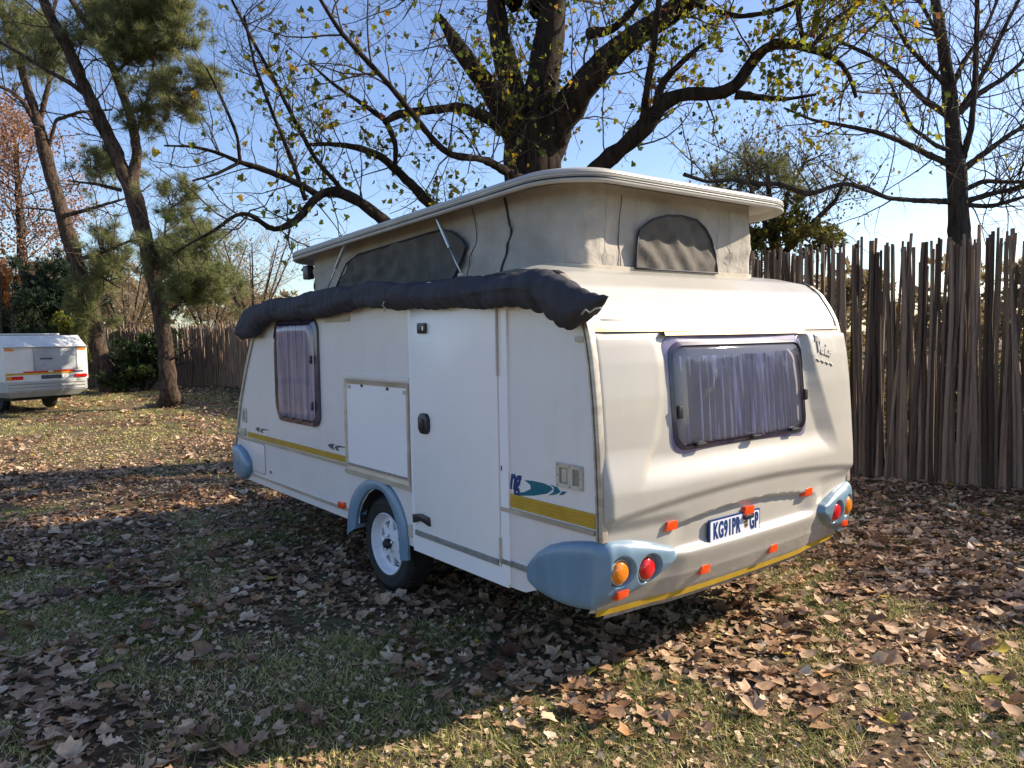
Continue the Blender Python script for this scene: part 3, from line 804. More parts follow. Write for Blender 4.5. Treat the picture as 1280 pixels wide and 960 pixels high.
# yellow tape under the rear edge
rows = [[(x, rear_y(x, .40) + a, z) for x in np.linspace(.03, 2.05, 30)] for a, z in ((-.003, .404), (.003, .374), (.03, .372))]
obj('yellow_edge_strip', MB().grid(rows), M['yellow'], cv, smooth=True, auto=30)
rows = [[(x, rear_y(x, .40) + a, z) for x in np.linspace(.10, 2.0, 30)] for a, z in ((.03, .40), (.03, .345), (.09, .345), (.09, .40))]
obj('rear_cross_member', MB().grid(rows), M['aludark'], cv, smooth=True, auto=30)
# ---- wrap-round blue corner pieces with lamps
BT_S = [(.52, .500), (.47, .560), (.42, .612), (.34, .662), (.24, .698), (.14, .722), (.05, .738)]
BB_S = [(.52, .485), (.49, .450), (.42, .412), (.34, .398), (.24, .394), (.14, .402), (.05, .418)]
BT_R = [(.05, .742), (.15, .732), (.24, .712), (.31, .690), (.36, .672), (.40, .660), (.44, .630)]
BB_R = [(.05, .428), (.12, .445), (.20, .475), (.28, .512), (.34, .550), (.40, .600), (.44, .618)]
def bumper(mir):
    def mx(x): return 2.1 - x if mir else x
    L = []     # list of (base x, base y, nx, ny, zt, zb, region, coord)
    for i in range(26):
        y = .52 - (.52 - .035) * i / 25
        L.append(((-.0, y), (-1, 0), interp(-y, [(-a, b) for a, b in BT_S]), interp(-y, [(-a, b) for a, b in BB_S]), None, .52 - y))
    for i in range(1, 10):
        a = i / 10 * math.pi / 2
        L.append(((.035 - .035 * math.cos(a), .035 - .035 * math.sin(a)), (-math.cos(a), -math.sin(a)), .739 + .003 * i / 10, .418 + .008 * i / 10, None, 1))
    for i in range(74):
        x = .035 + (.44 - .035) * i / 73
        L.append(((x, 0.0), (0, -1), interp(x, BT_R), interp(x, BB_R), x, .44 - x))
    rows = []
    J = 56
    for (b, n, zt, zb, xr, e) in L:
        row = []
        for j in range(J + 1):
            t = j / J; z = zb + (zt - zb) * t
            q = max(0.0, 1 - abs(2 * t - 1) ** 5); e = max(e, 0.0)
            endf = min(1, e / .05) ** .5 if e < .05 else 1
            off = -.012 + .050 * (q ** .5) * endf
            sh = 0.0
            if n[0] > -1:                      # rear part follows the shell profile, tucks in below
                sh = rear_y(max(xr or .035, .035), z) * (-n[1])
            if xr is not None:
                off += .012 * sstep(.035, .12, xr) * (1 - sstep(.34, .44, xr)) * q
                for (lx, lz, lr) in LAMPS:
                    dd = math.hypot((xr - lx), (z - lz))
                    k_ = 1 - sstep(lr + .002, lr + .022, dd)
                    off -= .026 * k_ * (1.0 + 0.3 * (xr - lx) / lr * (1 if dd > lr * .9 else 0))
            x = b[0] + n[0] * off; y = b[1] + n[1] * off + sh
            row.append((mx(x), y, z))
        rows.append(row)
    o = obj('blue_corner_moulding', MB().grid(rows), M['blue'], cv, smooth=True)
    for (lx, lz, lr), mt, nm in zip(LAMPS, ('amber', 'red'), ('indicator_lamp', 'tail_lamp')):
        y0 = rear_y(lx, lz) - .024
        mb = MB(); rws = []
        for r_, dy in ((lr + .001, .012), (lr, -.004), (lr * .96, -.012), (lr * .8, -.019), (lr * .5, -.024), (lr * .2, -.026), (.0005, -.026)):
            rws.append([(mx(lx + r_ * math.cos(a)), y0 + dy, lz + r_ * math.sin(a)) for a in np.linspace(0, 2 * math.pi, 33)])
        obj(nm, mb.grid(rws), M[mt], o, smooth=True, auto=60)
        rws = []
        for r_, dy in ((lr + .006, .01), (lr + .006, -.004), (lr + .001, -.006), (lr, .01)):
            rws.append([(mx(lx + r_ * math.cos(a)), y0 + dy, lz + r_ * math.sin(a)) for a in np.linspace(0, 2 * math.pi, 33)])
        obj('lamp_bezel', MB().grid(rws), M['tan'], o, smooth=True, auto=40)
    c = (.088, .496); yf = rear_y(c[0], c[1]) - .058
    fr = [(mx(c[0] + a), yf + (.0 if b > 0 else .004), c[1] + b + .12 * a) for a, b in ((-.035, -.018), (.035, -.018), (.04, .018), (-.03, .018))]
    obj('reflector', MB().prism(fr, [(p[0], p[1] + .04, p[2]) for p in fr]), M['orange'], o, bevel=.002)
    return o
LAMPS = [(.070, .600, .052), (.230, .590, .052)]
bumper(False); bumper(True)
# dark gap line above the near moulding
# ---- side: trims
rl = lambda name, p0, p1, h, t, mat, parent=None: on_side(name, [(p0[0], p0[1] - h / 2), (p0[0], p0[1] + h / 2), (p1[0], p1[1] + h / 2), (p1[0], p1[1] - h / 2)], t, mat, parent)
def stripe(y0, y1, z0, z1):
    par = on_side('yellow_stripe', srect(y0, z0, y1, z1), .004, M['yellow'])
    n = 4; h = (z1 - z0) / n
    for k in range(1, n):
        on_side('stripe_groove', srect(y0, z0 + h * k - .0025, y1, z0 + h * k + .0015), .0055, M['yellowline'], par)
    return par
M['yellowline'] = vary('yellow_groove_line', (0.45, 0.22, 0.01), (0.52, 0.28, 0.02), 10, .5)
stripe(2.46, 4.42, .790, .836)
stripe(.035, .690, .790, .858)
rl('side_rail', (2.46, .775), (4.72, .775), .018, .012, M['alu'])
rl('side_rail', (.035, .772), (.705, .772), .022, .014, M['alu'])
rl('side_rail', (2.34, .462), (4.70, .462), .020, .012, M['alu'])
rl('side_rail', (.45, .50), (.705, .50), .026, .014, M['aludark'])
# front locker door, fittings
lk = rrect(4.02, .50, 4.60, .755, .04, 4)
lo = on_side('locker_door', lk, .006, M['side'], bevel=.003)
obj('locker_seal', ring_on(SS, [(p[0], p[1]) for p in shrink(lk, -.006)], lk, .004, .004, .0), M['aludark'], lo)
for p in ((3.896,0.539), (4.334,0.518)):
    on_side('locker_lock', rrect(p[0] - .012, p[1] - .012, p[0] + .012, p[1] + .012, .006, 2), .011, M['aludark'], lo)
c = (4.488,0.977)
g = on_side('grab_handle', rrect(c[0] - .06, c[1] - .065, c[0] + .055, c[1] + .065, .02, 3), .008, M['tan'], bevel=.003)
on_side('handle_well', rrect(c[0] - .022, c[1] - .045, c[0] + .022, c[1] + .045, .02, 3), .0095, M['tandark'], g)
c = (4.547,0.827)
on_side('clear_marker_lamp', rrect(c[0] - .09, c[1] - .035, c[0] + .085, c[1] + .035, .008, 2), .014, M['clearlens'], bevel=.004)
# curl decals
def decal(name, pts, mat, t=.002): return on_side(name, pts, t, mat, back=-.0005)
def curl(c, s):
    # two nested sickles
    a = [(.09, .002), (.05, .016), (-.01, .018), (.010, .006), (.015, -.004), (-.005, -.016), (.04, -.012)]
    b = [(-.02, .010), (-.005, .000), (-.03, -.016), (-.065, -.016), (-.045, -.006), (-.05, .004), (-.20, .016), (-.06, .016)]
    for q, nm in ((a, 'curl_decal'), (b, 'curl_decal')):
        decal(nm, [(c[0] + x * s, c[1] + z * s) for x, z in q], M['greydecal'])
curl((4.12, .874), 1.25); curl((2.66, .880), 1.25)
# orange side reflector
c = (2.547,0.484)
on_side('reflector', srect(c[0] - .045, c[1] - .022, c[0] + .045, c[1] + .022), .022, M['orange'], bevel=.003)
# fridge hatch
ha = srect(1.60, .755, 2.455, 1.375)
hf = obj('hatch_frame', ring_on(SS, ha, shrink(ha, .030), .016, .012, .002), M['alu'], cv)
hp = on_side('hatch_door', shrink(ha, .030), .009, M['door'])
rl('hatch_sill', (1.585, .742), (2.46, .742), .030, .022, M['alu'], hf)
rl('hatch_gutter', (1.59, 1.398), (2.47, 1.398), .022, .014, M['side'], hf)
for p in ((2.195,1.338), (1.854,1.332)):
    on_side('hatch_stop', rrect(p[0] - .010, p[1] - .010, p[0] + .010, p[1] + .010, .005, 2), .016, M['black'], hp)
for p in ((1.641,1.318), (2.382,1.325)):
    on_side('hatch_clip', srect(p[0] - .022, p[1] - .012, p[0] + .022, p[1] + .012), .014, M['tan'], hp)
rl('hatch_rail', (1.63, .795), (2.425, .795), .016, .015, M['aludark'], hp)
# vent under the awning bag
on_side('roof_vent', rrect(2.36, 1.765, 2.74, 1.83, .01, 2), .010, M['tan'], bevel=.003)
# entrance door
dr = on_side('entrance_door', rrect(.715, .475, 1.545, 1.93, .006, 2), .020, M['door'], bevel=.004)
obj('door_frame', ring_on(SS, srect(.640, .392, 1.585, 1.96), srect(.708, .468, 1.552, 1.94), .012, .012, .002), M['door'], cv)
on_side('door_skirt', srect(.652, .372, 1.575, .452), .013, M['door'], back=-.001)
ds = on_side('door_step_rail', srect(.72, .478, 1.53, .508), .028, M['aludark'], dr, back=-.02)
for k in range(3): rl('step_rail_rib', (.72, .484 + .009 * k), (1.53, .484 + .009 * k), .003, .031, M['silver'], ds)
for z0, z1 in ((1.45, 1.93), (.49, .62)):
    on_side('hinge', srect(.704, z0, .712, z1), .026, M['tan'], dr)
p = (1.405,1.701)
on_side('deadlock', rrect(p[0] - .045, p[1] - .030, p[0] + .045, p[1] + .030, .008, 2), .034, M['black'], dr, bevel=.003)
on_side('keyhole', rrect(p[0] - .030, p[1] - .012, p[0] - .014, p[1] + .012, .004, 2), .037, M['silver'], dr)
p = (1.403,1.152)
hd = on_side('door_handle', [(p[0] + a * .052, p[1] + b * .060) for a, b in ((-.55, 1), (.55, 1), (1, .55), (1, -.55), (.55, -1), (-.55, -1), (-1, -.55), (-1, .55))], .042, M['black'], dr, bevel=.008)
on_side('handle_paddle', rrect(p[0] - .018, p[1] - .035, p[0] + .022, p[1] + .030, .008, 2), .052, M['black'], hd, bevel=.004)
c = (1.459,0.586)
on_side('door_bracket', [(c[0] - .095, c[1] - .030), (c[0] - .085, c[1] + .020), (c[0] + .0, c[1] + .030), (c[0] + .090, c[1] + .012), (c[0] + .085, c[1] - .040), (c[0], c[1] - .012)], .036, M['black'], dr, bevel=.003, back=-.019)
c = (1.606,0.483)
on_side('door_retainer', rrect(c[0] - .02, c[1] - .040, c[0] + .025, c[1] + .035, .008, 2), .020, M['tan'], bevel=.004)
# rear side details
c0, c1 = (0.283,1.067), (0.108,0.939)
gy0, gy1 = min(c0[0], c1[0]), max(c0[0], c1[0]); gz0, gz1 = min(c0[1], c1[1]) , max(c0[1], c1[1])
gz1 = (0.195,1.062)[1]; gz0 = (0.197,0.948)[1]
gp = obj('socket_plate', ring_on(SS, rrect(gy0, gz0, gy1, gz1, .008, 3), shrink(rrect(gy0, gz0, gy1, gz1, .008, 3), .020), .012, .010, .0), M['tan'], cv, smooth=True, auto=30)
ym = (gy0 + gy1) / 2 - .005
on_side('plate_bar', rrect(ym - .018, gz0 + .018, ym + .014, gz1 - .018, .003, 2), .011, M['tan'], gp)
on_side('plate_well', srect(gy0 + .015, gz0 + .015, gy1 - .015, gz1 - .015), .003, M['tandark'], gp)
on_side('sliding_cover', rrect(ym + .024, gz0 + .026, gy1 - .034, gz1 - .026, .003, 2), .006, M['tan'], gp)
for a, b in ((gy0 + .01, gz0 + .01), (gy1 - .01, gz0 + .01), (gy0 + .01, gz1 - .01), (gy1 - .01, gz1 - .01), (ym, gz0 + .01), (ym, gz1 - .01), (gy0 + .01, (gz0 + gz1) / 2), (gy1 - .01, (gz0 + gz1) / 2)):
    on_side('screw', rrect(a - .004, b - .004, a + .004, b + .004, .002, 2), .0135, M['aludark'], gp)
c = (0.113,1.63)
on_side('side_marker_lamp', rrect(c[0] - .03, c[1] - .012, c[0] + .028, c[1] + .012, .004, 2), .018, M['tan'], bevel=.003)
on_side('black_stud', rrect(.692, (0.658,0.981)[1] - .012, .700, (0.658,0.981)[1] + .012, .002, 2), .014, M['black'])
# teal fish-tail print and the end of the word
fish = [(0.526,0.942), (0.465,0.947), (0.382,0.947), (0.33,0.939), (0.319,0.926), (0.359,0.901), (0.454,0.876), (0.616,0.851), (0.609,0.866), (0.527,0.883), (0.478,0.906), (0.483,0.925)]
decal('tail_decal', fish, M['teal'])
decal('tail_decal', [(0.335,0.948), (0.285,0.942), (0.263,0.923), (0.302,0.904), (0.348,0.895), (0.313,0.915), (0.31,0.938)], M['teal'])
decal('tail_decal', [(0.252,0.928), (0.219,0.93), (0.247,0.912), (0.274,0.906)], M['teal'])
c = (0.598,0.924)
text_mesh('ng', SS, (c[0] + .008, c[1] + .008), .150, .60, .35, .0008, .006, name='side_lettering', mat=M['navy'], flip=True, space=.9, base_off=.0005)
# ---- side window
sw = [(2.86, (2.838,1.002)[1]), (3.66, (3.661,0.984)[1])]
S0 = rrect(2.86, 1.000, 3.68, 1.80, .10, 6)
sf = obj('side_window_frame', ring_on(SS, S0, shrink(S0, .035), .018, .030, .002), M['wframe2'], cv, smooth=True, auto=50)
obj('window_pane', pane_grid(SS, S0, [(.028, .020), (.036, .036), (.055, .046), (.09, .048)]), M['pane_side'], sf, smooth=True)
obj('dark_interior', MB().add([SS(p, .005) for p in shrink(S0, .012)], [tuple(range(len(S0)))]), M['blackwell'], sf)
obj('curtain', curtain(SS, 2.93, 3.60, 1.04, 1.755, 100, 5, .008), M['curtain'], sf, smooth=True)
for yy, z_ in ((2.905, 1.50), (2.905, 1.16)):
    c = SS((yy, z_), .046); obj('catch', MB().box(c[0] - .012, c[0] + .004, yy - .012, yy + .012, z_ - .03, z_ + .03), M['black'], sf, bevel=.003)
for yy in (3.10, 3.28, 3.46):
    c = SS((yy, 1.045), .046); obj('latch', MB().box(c[0] - .010, c[0] + .002, yy - .03, yy + .03, 1.035, 1.05), M['black'], sf, bevel=.003)
# ---- wheel arch trims
def arch_trim(xx, s):
    out_ = [(2.474,0.287), (2.451,0.449), (2.382,0.583), (2.246,0.686), (2.098,0.733), (1.948,0.744), (1.817,0.701), (1.714,0.607), (1.653,0.489), (1.643,0.292)]
    inn = [(2.325,0.361), (2.307,0.458), (2.242,0.567), (2.136,0.654), (2.004,0.684), (1.91,0.667), (1.813,0.58), (1.75,0.47), (1.73,0.283), (1.73,0.278)]
    def dens(q):
        q = np.array(q); d = np.r_[0, np.cumsum(np.linalg.norm(np.diff(q, axis=0), axis=1))]; d /= d[-1]; t = np.linspace(0, 1, 40)
        a = np.stack([np.interp(t, d, q[:, 0]), np.interp(t, d, q[:, 1])], -1)
        for _ in range(3): a[1:-1] = (a[:-2] + 2 * a[1:-1] + a[2:]) / 4
        return a
    o_, i_ = dens(out_), dens(inn)
    rows = []
    for f_, off in ((0, -.002), (0, .014), (.12, .022), (.5, .027), (.88, .027), (1.0, .022), (1.0, .0), (1.04, -.05)):
        rows.append([(xx + s * off, a[0] * (1 - f_) + b[0] * f_, a[1] * (1 - f_) + b[1] * f_) for a, b in zip(o_, i_)])
    obj('wheel_arch_trim', MB().grid(rows), M['blue'], cv, smooth=True, auto=50)
arch_trim(0, -1); arch_trim(2.1, 1)
for s, x0 in ((1, .005), (-1, 2.095)):
    A = arch; rows = [[(x0 + s * d, y, z) for (y, z) in arch] for d in (0, .30)]
    obj('wheel_well', MB().grid(rows).add([(x0 + s * .30, y, z) for y, z in arch], [tuple(range(len(arch)))]), M['underbody'], cv)
# ---- wheels
def lathe_x(c, prof, s, n=48):
    rows = [[(c[0] - s * dx, c[1] + r_ * math.cos(a), c[2] + r_ * math.sin(a)) for a in np.linspace(0, 2 * math.pi, n + 1)] for r_, dx in prof]
    return MB().grid(rows)
def wheel(cx_, cy_, s):
    c = (cx_, cy_, .312); Rr = .312
    t = obj('wheel', lathe_x(c, [(.190, -.09), (.25, -.098), (.295, -.09), (.310, -.07), (.312, -.03), (.312, .03), (.310, .060), (.297, .082), (.275, .094), (.262, .097), (.257, .094), (.235, .097), (.212, .092), (.196, .084)], s), M['rubber'], cv, smooth=True, auto=50)
    tb = MB()
    for k in range(56):
        a = k / 56 * 2 * math.pi
        for (d0, d1, sh) in ((-.07, -.025, .02), (.025, .07, -.02)):
            P_ = []
            for rr_, aa, dd in ((.309, a - .028, d0), (.309, a + .028, d0), (.309, a + .028 + sh, d1), (.309, a - .028 + sh, d1)): P_.append((c[0] - s * dd, c[1] + rr_ * math.cos(aa), c[2] + rr_ * math.sin(aa)))
            Q_ = [(p[0], c[1] + (p[1] - c[1]) * .3165 / .309, c[2] + (p[2] - c[2]) * .3165 / .309) for p in P_]
            tb.prism(Q_, P_)
    obj('tread', tb, M['rubber'], t, kind='stuff')
    rim = obj('rim', lathe_x(c, [(.198, .080), (.203, .090), (.198, .096), (.191, .090), (.188, .076), (.180, .062), (.172, .044), (.160, .042), (.150, .050)], s), M['rim'], t, smooth=True, auto=60)
    # disc with eight triangular openings
    mb = MB(); H = 8
    def pt(rr_, a, dx): return (c[0] - s * (dx - .008), c[1] + rr_ * math.cos(a), c[2] + rr_ * math.sin(a))
    for k in range(H):
        a0 = (k + .5) / H * 2 * math.pi; da = math.pi / H
        # triangle opening: apex inward
        T_ = [pt(.147, a0 - .27, .058), pt(.147, a0 + .27, .058), pt(.090, a0, .064)]
        Ti = [pt(.146, a0 - .26, .030), pt(.146, a0 + .26, .030), pt(.094, a0, .034)]
        O = [pt(.151, a0 + da * f_, .058) for f_ in (-1, -.6, 0, .6, 1)]
        I = [pt(.070, a0 - da, .068), pt(.070, a0, .068), pt(.070, a0 + da, .068)]
        vs = T_ + Ti + O + I   # 0-2,3-5,6-10,11-13
        fs = [(0, 1, 8), (0, 8, 7), (1, 9, 8), (0, 7, 6), (1, 10, 9), (0, 6, 11), (0, 11, 2), (1, 2, 13), (1, 13, 10), (2, 11, 12), (2, 12, 13), (0, 3, 4, 1), (1, 4, 5, 2), (2, 5, 3, 0)]
        mb.add(vs, fs)
    obj('wheel_disc', mb, M['rim'], rim)
    obj('brake_drum', lathe_x(c, [(.155, -.06), (.0005, -.06)], s), M['underbody'], rim)
    obj('hub_plate', lathe_x(c, [(.071, .060), (.060, .068), (.046, .070), (.0005, .070)], s, 24), M['rim'], rim, smooth=True, auto=40)
    obj('hub_cap', lathe_x(c, [(.034, .069), (.034, .092), (.026, .104), (.0005, .106)], s, 20), M['black'], rim, smooth=True, auto=50)
    for k in range(5):
        a = k / 5 * 2 * math.pi + .3; cc = (c[0], c[1] + .052 * math.cos(a), c[2] + .052 * math.sin(a))
        obj('wheel_nut', lathe_x(cc, [(.010, .068), (.010, .086), (.0005, .090)], s, 6), M['silver'], rim)
    v0 = pt(.176, math.pi + .95, .045); v1 = pt(.150, math.pi + .95, .085)
    obj('valve', MB().tube([v0, v1], .005, 6), M['black'], rim)
wheel(.125, 2.0, 1); wheel(1.975, 2.0, -1)
# front blue corner
fo = [(4.754,0.685), (4.6,0.701), (4.437,0.66), (4.323,0.58), (4.333,0.486), (4.443,0.413), (4.593,0.385), (4.738,0.448)]
cyy = sum(p[0] for p in fo) / 8; czz = sum(p[1] for p in fo) / 8
rows = []
for f_, t_ in ((1.0, -.02), (1.0, .02), (.94, .040), (.75, .055), (.4, .062), (.05, .064)):
    rr_ = [SS((cyy + (p[0] - cyy) * f_, czz + (p[1] - czz) * f_), t_) for p in fo]; rows.append(rr_ + rr_[:1])
obj('blue_corner_moulding', MB().grid(rows), M['blue'], cv, smooth=True, auto=60)
# ---- pop-top
def roof_section(z_of):
    pass
RX0, RX1, RY0, RY1 = .045, 2.045, .255, 3.66
def roof_z(y): return 2.385 + (2.265 - 2.385) * (y - RY0) / (RY1 - RY0)
base = rrect(RX0, RY0, RX1, RY1, .33, 12)
def roof_row(d, dz, r=.33):
    q = rrect(RX0 + d, RY0 + d, RX1 - d, RY1 - d, max(.33 - d, .08), 12)
    return [(x, y, roof_z(y) + dz) for x, y in q] 
levels = [(.30, .040), (.06, .040), (.030, .034), (.026, .0), (.022, -.008), (.010, -.010), (.002, -.006), (-.002, .0), (-.002, .006), (.004, .008), (.004, .022), (-.002, .024), (-.003, .030), (.002, .032), (.002, .035), (-.002, .038), (.000, .046), (.008, .056), (.030, .064), (.09, .070), (.25, .078), (.45, .084), (.7, .088)]
rows = [(lambda r: r + [r[0]])(roof_row(d, dz)) for d, dz in levels]
mb = MB().grid(rows); n1 = len(rows[0]); L_ = len(rows)
mb.f.append(tuple(range((L_ - 1) * n1, (L_ - 1) * n1 + n1 - 1))); 
mb.f.append(tuple(range(0, n1 - 1)))
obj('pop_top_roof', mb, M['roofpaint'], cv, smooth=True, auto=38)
rt = bpy.data.objects['pop_top_roof']
rows = [(lambda r: r + [r[0]])(roof_row(d, dz)) for d, dz in ((.0045, .010), (.001, .011), (.001, .018), (.0045, .019))]
obj('rubber_seal', MB().grid(rows), M['black'], rt, smooth=True)
# canvas walls
CX0, CX1, CY0, CY1 = .20, 1.86, .43, 3.50
cpath = [(CX0, CY1 - .15), (CX0, .95), (CX0, .75), (.235, .62), (.33, CY0 + .0), (1.74, CY0), (1.845, .62), (CX1, .75), (CX1, CY1 - .15), (CX1 - .1, CY1), (CX0 + .1, CY1), (CX0, CY1 - .15)]
def resample(path, n):
    q = np.array(path, float); d = np.r_[0, np.cumsum(np.linalg.norm(np.diff(q, axis=0), axis=1))]
    t = np.linspace(0, d[-1], n); return np.stack([np.interp(t, d, q[:, 0]), np.interp(t, d, q[:, 1])], -1), t
cp_, ct = resample(cpath, 360)
for _ in range(2): cp_[1:-1] = (cp_[:-2] + 2 * cp_[1:-1] + cp_[2:]) / 4
tn = np.gradient(cp_, axis=0); tn /= np.linalg.norm(tn, axis=1, keepdims=True); nr = np.stack([-tn[:, 1], tn[:, 0]], -1)
cc = np.array((1.05, 2.0)); sg = np.sign(((cp_ - cc) * nr).sum(1)); nr *= sg[:, None]
rows = []
def deck_z(y): return lint(y, [.273, .4, .55, .9, 1.4, 2.5, 3.55, 3.85], [1.945, 1.978, 2.0, 1.980, 1.955, 1.960, 1.99, 1.965])
J = 22
def canvas_pt(i, t):
    x, y = cp_[i]; z0 = deck_z(y) - .01; z1 = roof_z(y) + .035
    s_ = ct[i]
    w1 = 1 - abs(2 * float(vnoise2(s_ * 3.5 + t * 2.2, t * 2.5 - s_ * .8, 4)) - 1) * 1.6; w2 = 1 - abs(2 * float(vnoise2(s_ * 8 - t * 3, t * 4 + s_ * 1.5, 12)) - 1) * 1.6
    fold = (.010 * math.sin(s_ * 9 + 2.0 * t) + .018 * w1 + .010 * w2) * math.sin(math.pi * min(1, t * 1.05)) 
    edge = max(0, 1 - min(abs(s_ - 2.98), 9) / .10)
    bulge = -.018 * math.sin(math.pi * t)
    o_ = bulge + fold
    return (x + nr[i][0] * o_, y + nr[i][1] * o_, z0 + (z1 - z0) * t)
rows = [[canvas_pt(i, j / J) for i in range(360)] for j in range(J + 1)]
cvs = obj('canvas_wall', MB().grid(rows), M['canvas'], cv, smooth=True)
rows = [[(cp_[i][0] + nr[i][0] * a, cp_[i][1] + nr[i][1] * a, deck_z(cp_[i][1]) + b) for i in range(360)] for a, b in ((.012, -.004), (.014, .016), (.002, .020), (-.004, .018))]
obj('canvas_hem', MB().grid(rows), M['tan'], cvs, smooth=True, auto=40)
def side_canvas(p, off=0.0):
    # (y, z) on the near canvas wall
    i = int(np.argmin(np.abs(cp_[:180, 1] - p[0]) + np.abs(cp_[:180, 0] - CX0) * .2)); y = p[0]
    z0 = deck_z(y) - .01; z1 = roof_z(y) - .005; t = min(1, max(0, (p[1] - z0) / (z1 - z0)))
    q = canvas_pt(i, t); return (q[0] - off, y, p[1])
rear_i = [i for i in range(360) if abs(cp_[i][1] - CY0) < .02]
def rear_canvas(p, off=0.0):
    i = min(rear_i, key=lambda k: abs(cp_[k][0] - p[0])); z0 = deck_z(CY0) - .01; z1 = roof_z(CY0) - .005; t = min(1, max(0, (p[1] - z0) / (z1 - z0)))
    q = canvas_pt(i, t); return (p[0], q[1] - off, p[1])
def fill_fabric(name, outline, surf, mat, off, parent, pipe=None, nx=36, nz=16):
    a0 = min(p[0] for p in outline); a1 = max(p[0] for p in outline)
    n = len(outline)
    def span(a):
        zs = []
        for k in range(n):
            p, q = outline[k], outline[(k + 1) % n]
            if (p[0] - a) * (q[0] - a) <= 0 and p[0] != q[0]: zs.append(p[1] + (q[1] - p[1]) * (a - p[0]) / (q[0] - p[0]))
        return min(zs), max(zs)
    rows = []
    for i in range(nx + 1):
        a = a0 + .0005 + (a1 - a0 - .001) * i / nx; lo, hi = span(a)
        rows.append([surf((a, lo + (hi - lo) * j / nz), off + .006 * math.sin(i * .6 + j * .5) * math.sin(math.pi * i / nx)) for j in range(nz + 1)])
    o = obj(name, MB().grid(rows), mat, parent, smooth=True)
    if pipe:
        pts = [surf(p, off + .004) for p in outline + outline[:1]]
        pp = []
        for a, b in zip(pts[:-1], pts[1:]):
            for k in range(4): pp.append(tuple(a[q] + (b[q] - a[q]) * k / 4 for q in range(3)))
        pp.append(pts[-1])
        obj('piping', MB().tube(pp, pipe, 6), M['piping'], o, smooth=True)
    return o
smw = [(2.931,2.015), (2.858,2.098), (2.748,2.188), (2.546,2.239), (2.2,2.254), (1.888,2.268), (1.65,2.281), (1.49,2.286), (1.381,2.26), (1.284,2.212), (1.238,2.162), (1.273,2.088), (1.332,2.034), (1.375,1.986), (2.002,1.992)]
fill_fabric('mesh_window', smw, side_canvas, M['mesh'], .026, cvs, .006, 60, 20)
rmw = [(0.68,1.993), (0.687,2.123), (0.731,2.201), (0.814,2.258), (0.931,2.289), (1.066,2.301), (1.207,2.29), (1.294,2.247), (1.346,2.186), (1.369,2.105), (1.377,1.994)]
fill_fabric('mesh_window', rmw, rear_canvas, M['mesh'], .020, cvs, .006, 50, 20)
def seam_line(pts, surf, r_, name='canvas_seam', mat='piping'):
    q, _ = resample(pts, 40)
    obj(name, MB().tube([surf((a, b), .006) for a, b in q], r_, 5), M[mat], cvs, smooth=True)
seam_line([(0.897,2.385), (0.879,2.295), (0.86,2.221), (0.905,2.112), (0.943,1.995)], side_canvas, .006, 'zip')
seam_line([(1.199,2.382), (1.164,2.271), (1.167,2.169), (1.233,2.062), (1.259,1.996)], side_canvas, .0022)
for px in (778, 760, 901, 912):
    seam_line([(0.594,2.366) if px == 778 else (0.488,2.371) if px == 760 else (1.423,2.366) if px == 901 else (1.516,2.365),
               (0.584,1.988) if px == 778 else (0.472,1.983) if px == 760 else (1.409,1.985) if px == 901 else (1.517,1.989)], rear_canvas, .0022 if px in (778,) else .0012, mat='piping' if px == 778 else 'canvas')
# struts
def strut(a, b):
    a = (.10, a[0], a[1]); b = (.10, b[0], b[1])
    m_ = tuple(a[k] + (b[k] - a[k]) * .55 for k in range(3))
    o = obj('lifting_strut', MB().tube([a, m_], .012, 10), M['silver'], cv, smooth=True, auto=50)
    obj('strut_rod', MB().tube([m_, b], .006, 8), M['silver'], o, smooth=True)
    obj('strut_ball', MB().box(b[0] - .015, b[0] + .015, b[1] - .02, b[1] + .02, b[2] - .012, b[2] + .012), M['tan'], o, bevel=.005)
strut((1.425,2.351), (1.177,1.992)); strut((2.552,2.351), (2.927,2.001))
# pop-top front latch
c = (3.468,2.243)
obj('roof_latch', MB().box(.19, .25, 3.46, 3.56, 2.13, 2.24), M['black'], cv, bevel=.01)

# ------------------------------------------------------------------ rolled awning in its bag
bag = empty('awning_bag', (-.06, 2.2, 1.88), 'slate blue rolled awning bag hanging along the top edge of the large caravan side', 'awning')
top = [(4.342,1.742), (4.252,1.824), (4.106,1.894), (3.875,1.945), (3.643,1.967), (2.664,1.976), (2.064,1.994), (1.385,1.974), (0.771,1.944), (0.393,1.951), (0.226,1.931), (0.121,1.896), (-0.002,1.837), (-0.074,1.816), (-0.129,1.807)]
bot = [(4.291,1.659), (4.092,1.671), (3.977,1.683), (3.823,1.747), (3.574,1.799), (2.677,1.804), (2.073,1.837), (1.392,1.821), (0.776,1.78), (0.456,1.795), (0.284,1.763), (0.177,1.706), (0.099,1.687), (-0.015,1.732), (-0.12,1.797)]
cl = [((a[0] + b[0]) / 2, (a[1] + b[1]) / 2, math.hypot(a[0] - b[0], a[1] - b[1]) / 2, math.atan2(a[1] - b[1], a[0] - b[0])) for a, b in zip(top, bot)]
A = np.array([(a[0], a[1], b[0], b[1]) for a, b in zip(top, bot)])
dd = np.r_[0, np.cumsum(np.hypot(np.diff((A[:, 0] + A[:, 2]) / 2), np.diff((A[:, 1] + A[:, 3]) / 2)))]
NT = 420
tt = np.linspace(0, dd[-1], NT)
Q = np.stack([np.interp(tt, dd, A[:, k]) for k in range(4)], -1)
for _ in range(10): Q[1:-1] = (Q[:-2] + 2 * Q[1:-1] + Q[2:]) / 4
rows = []
K = 40
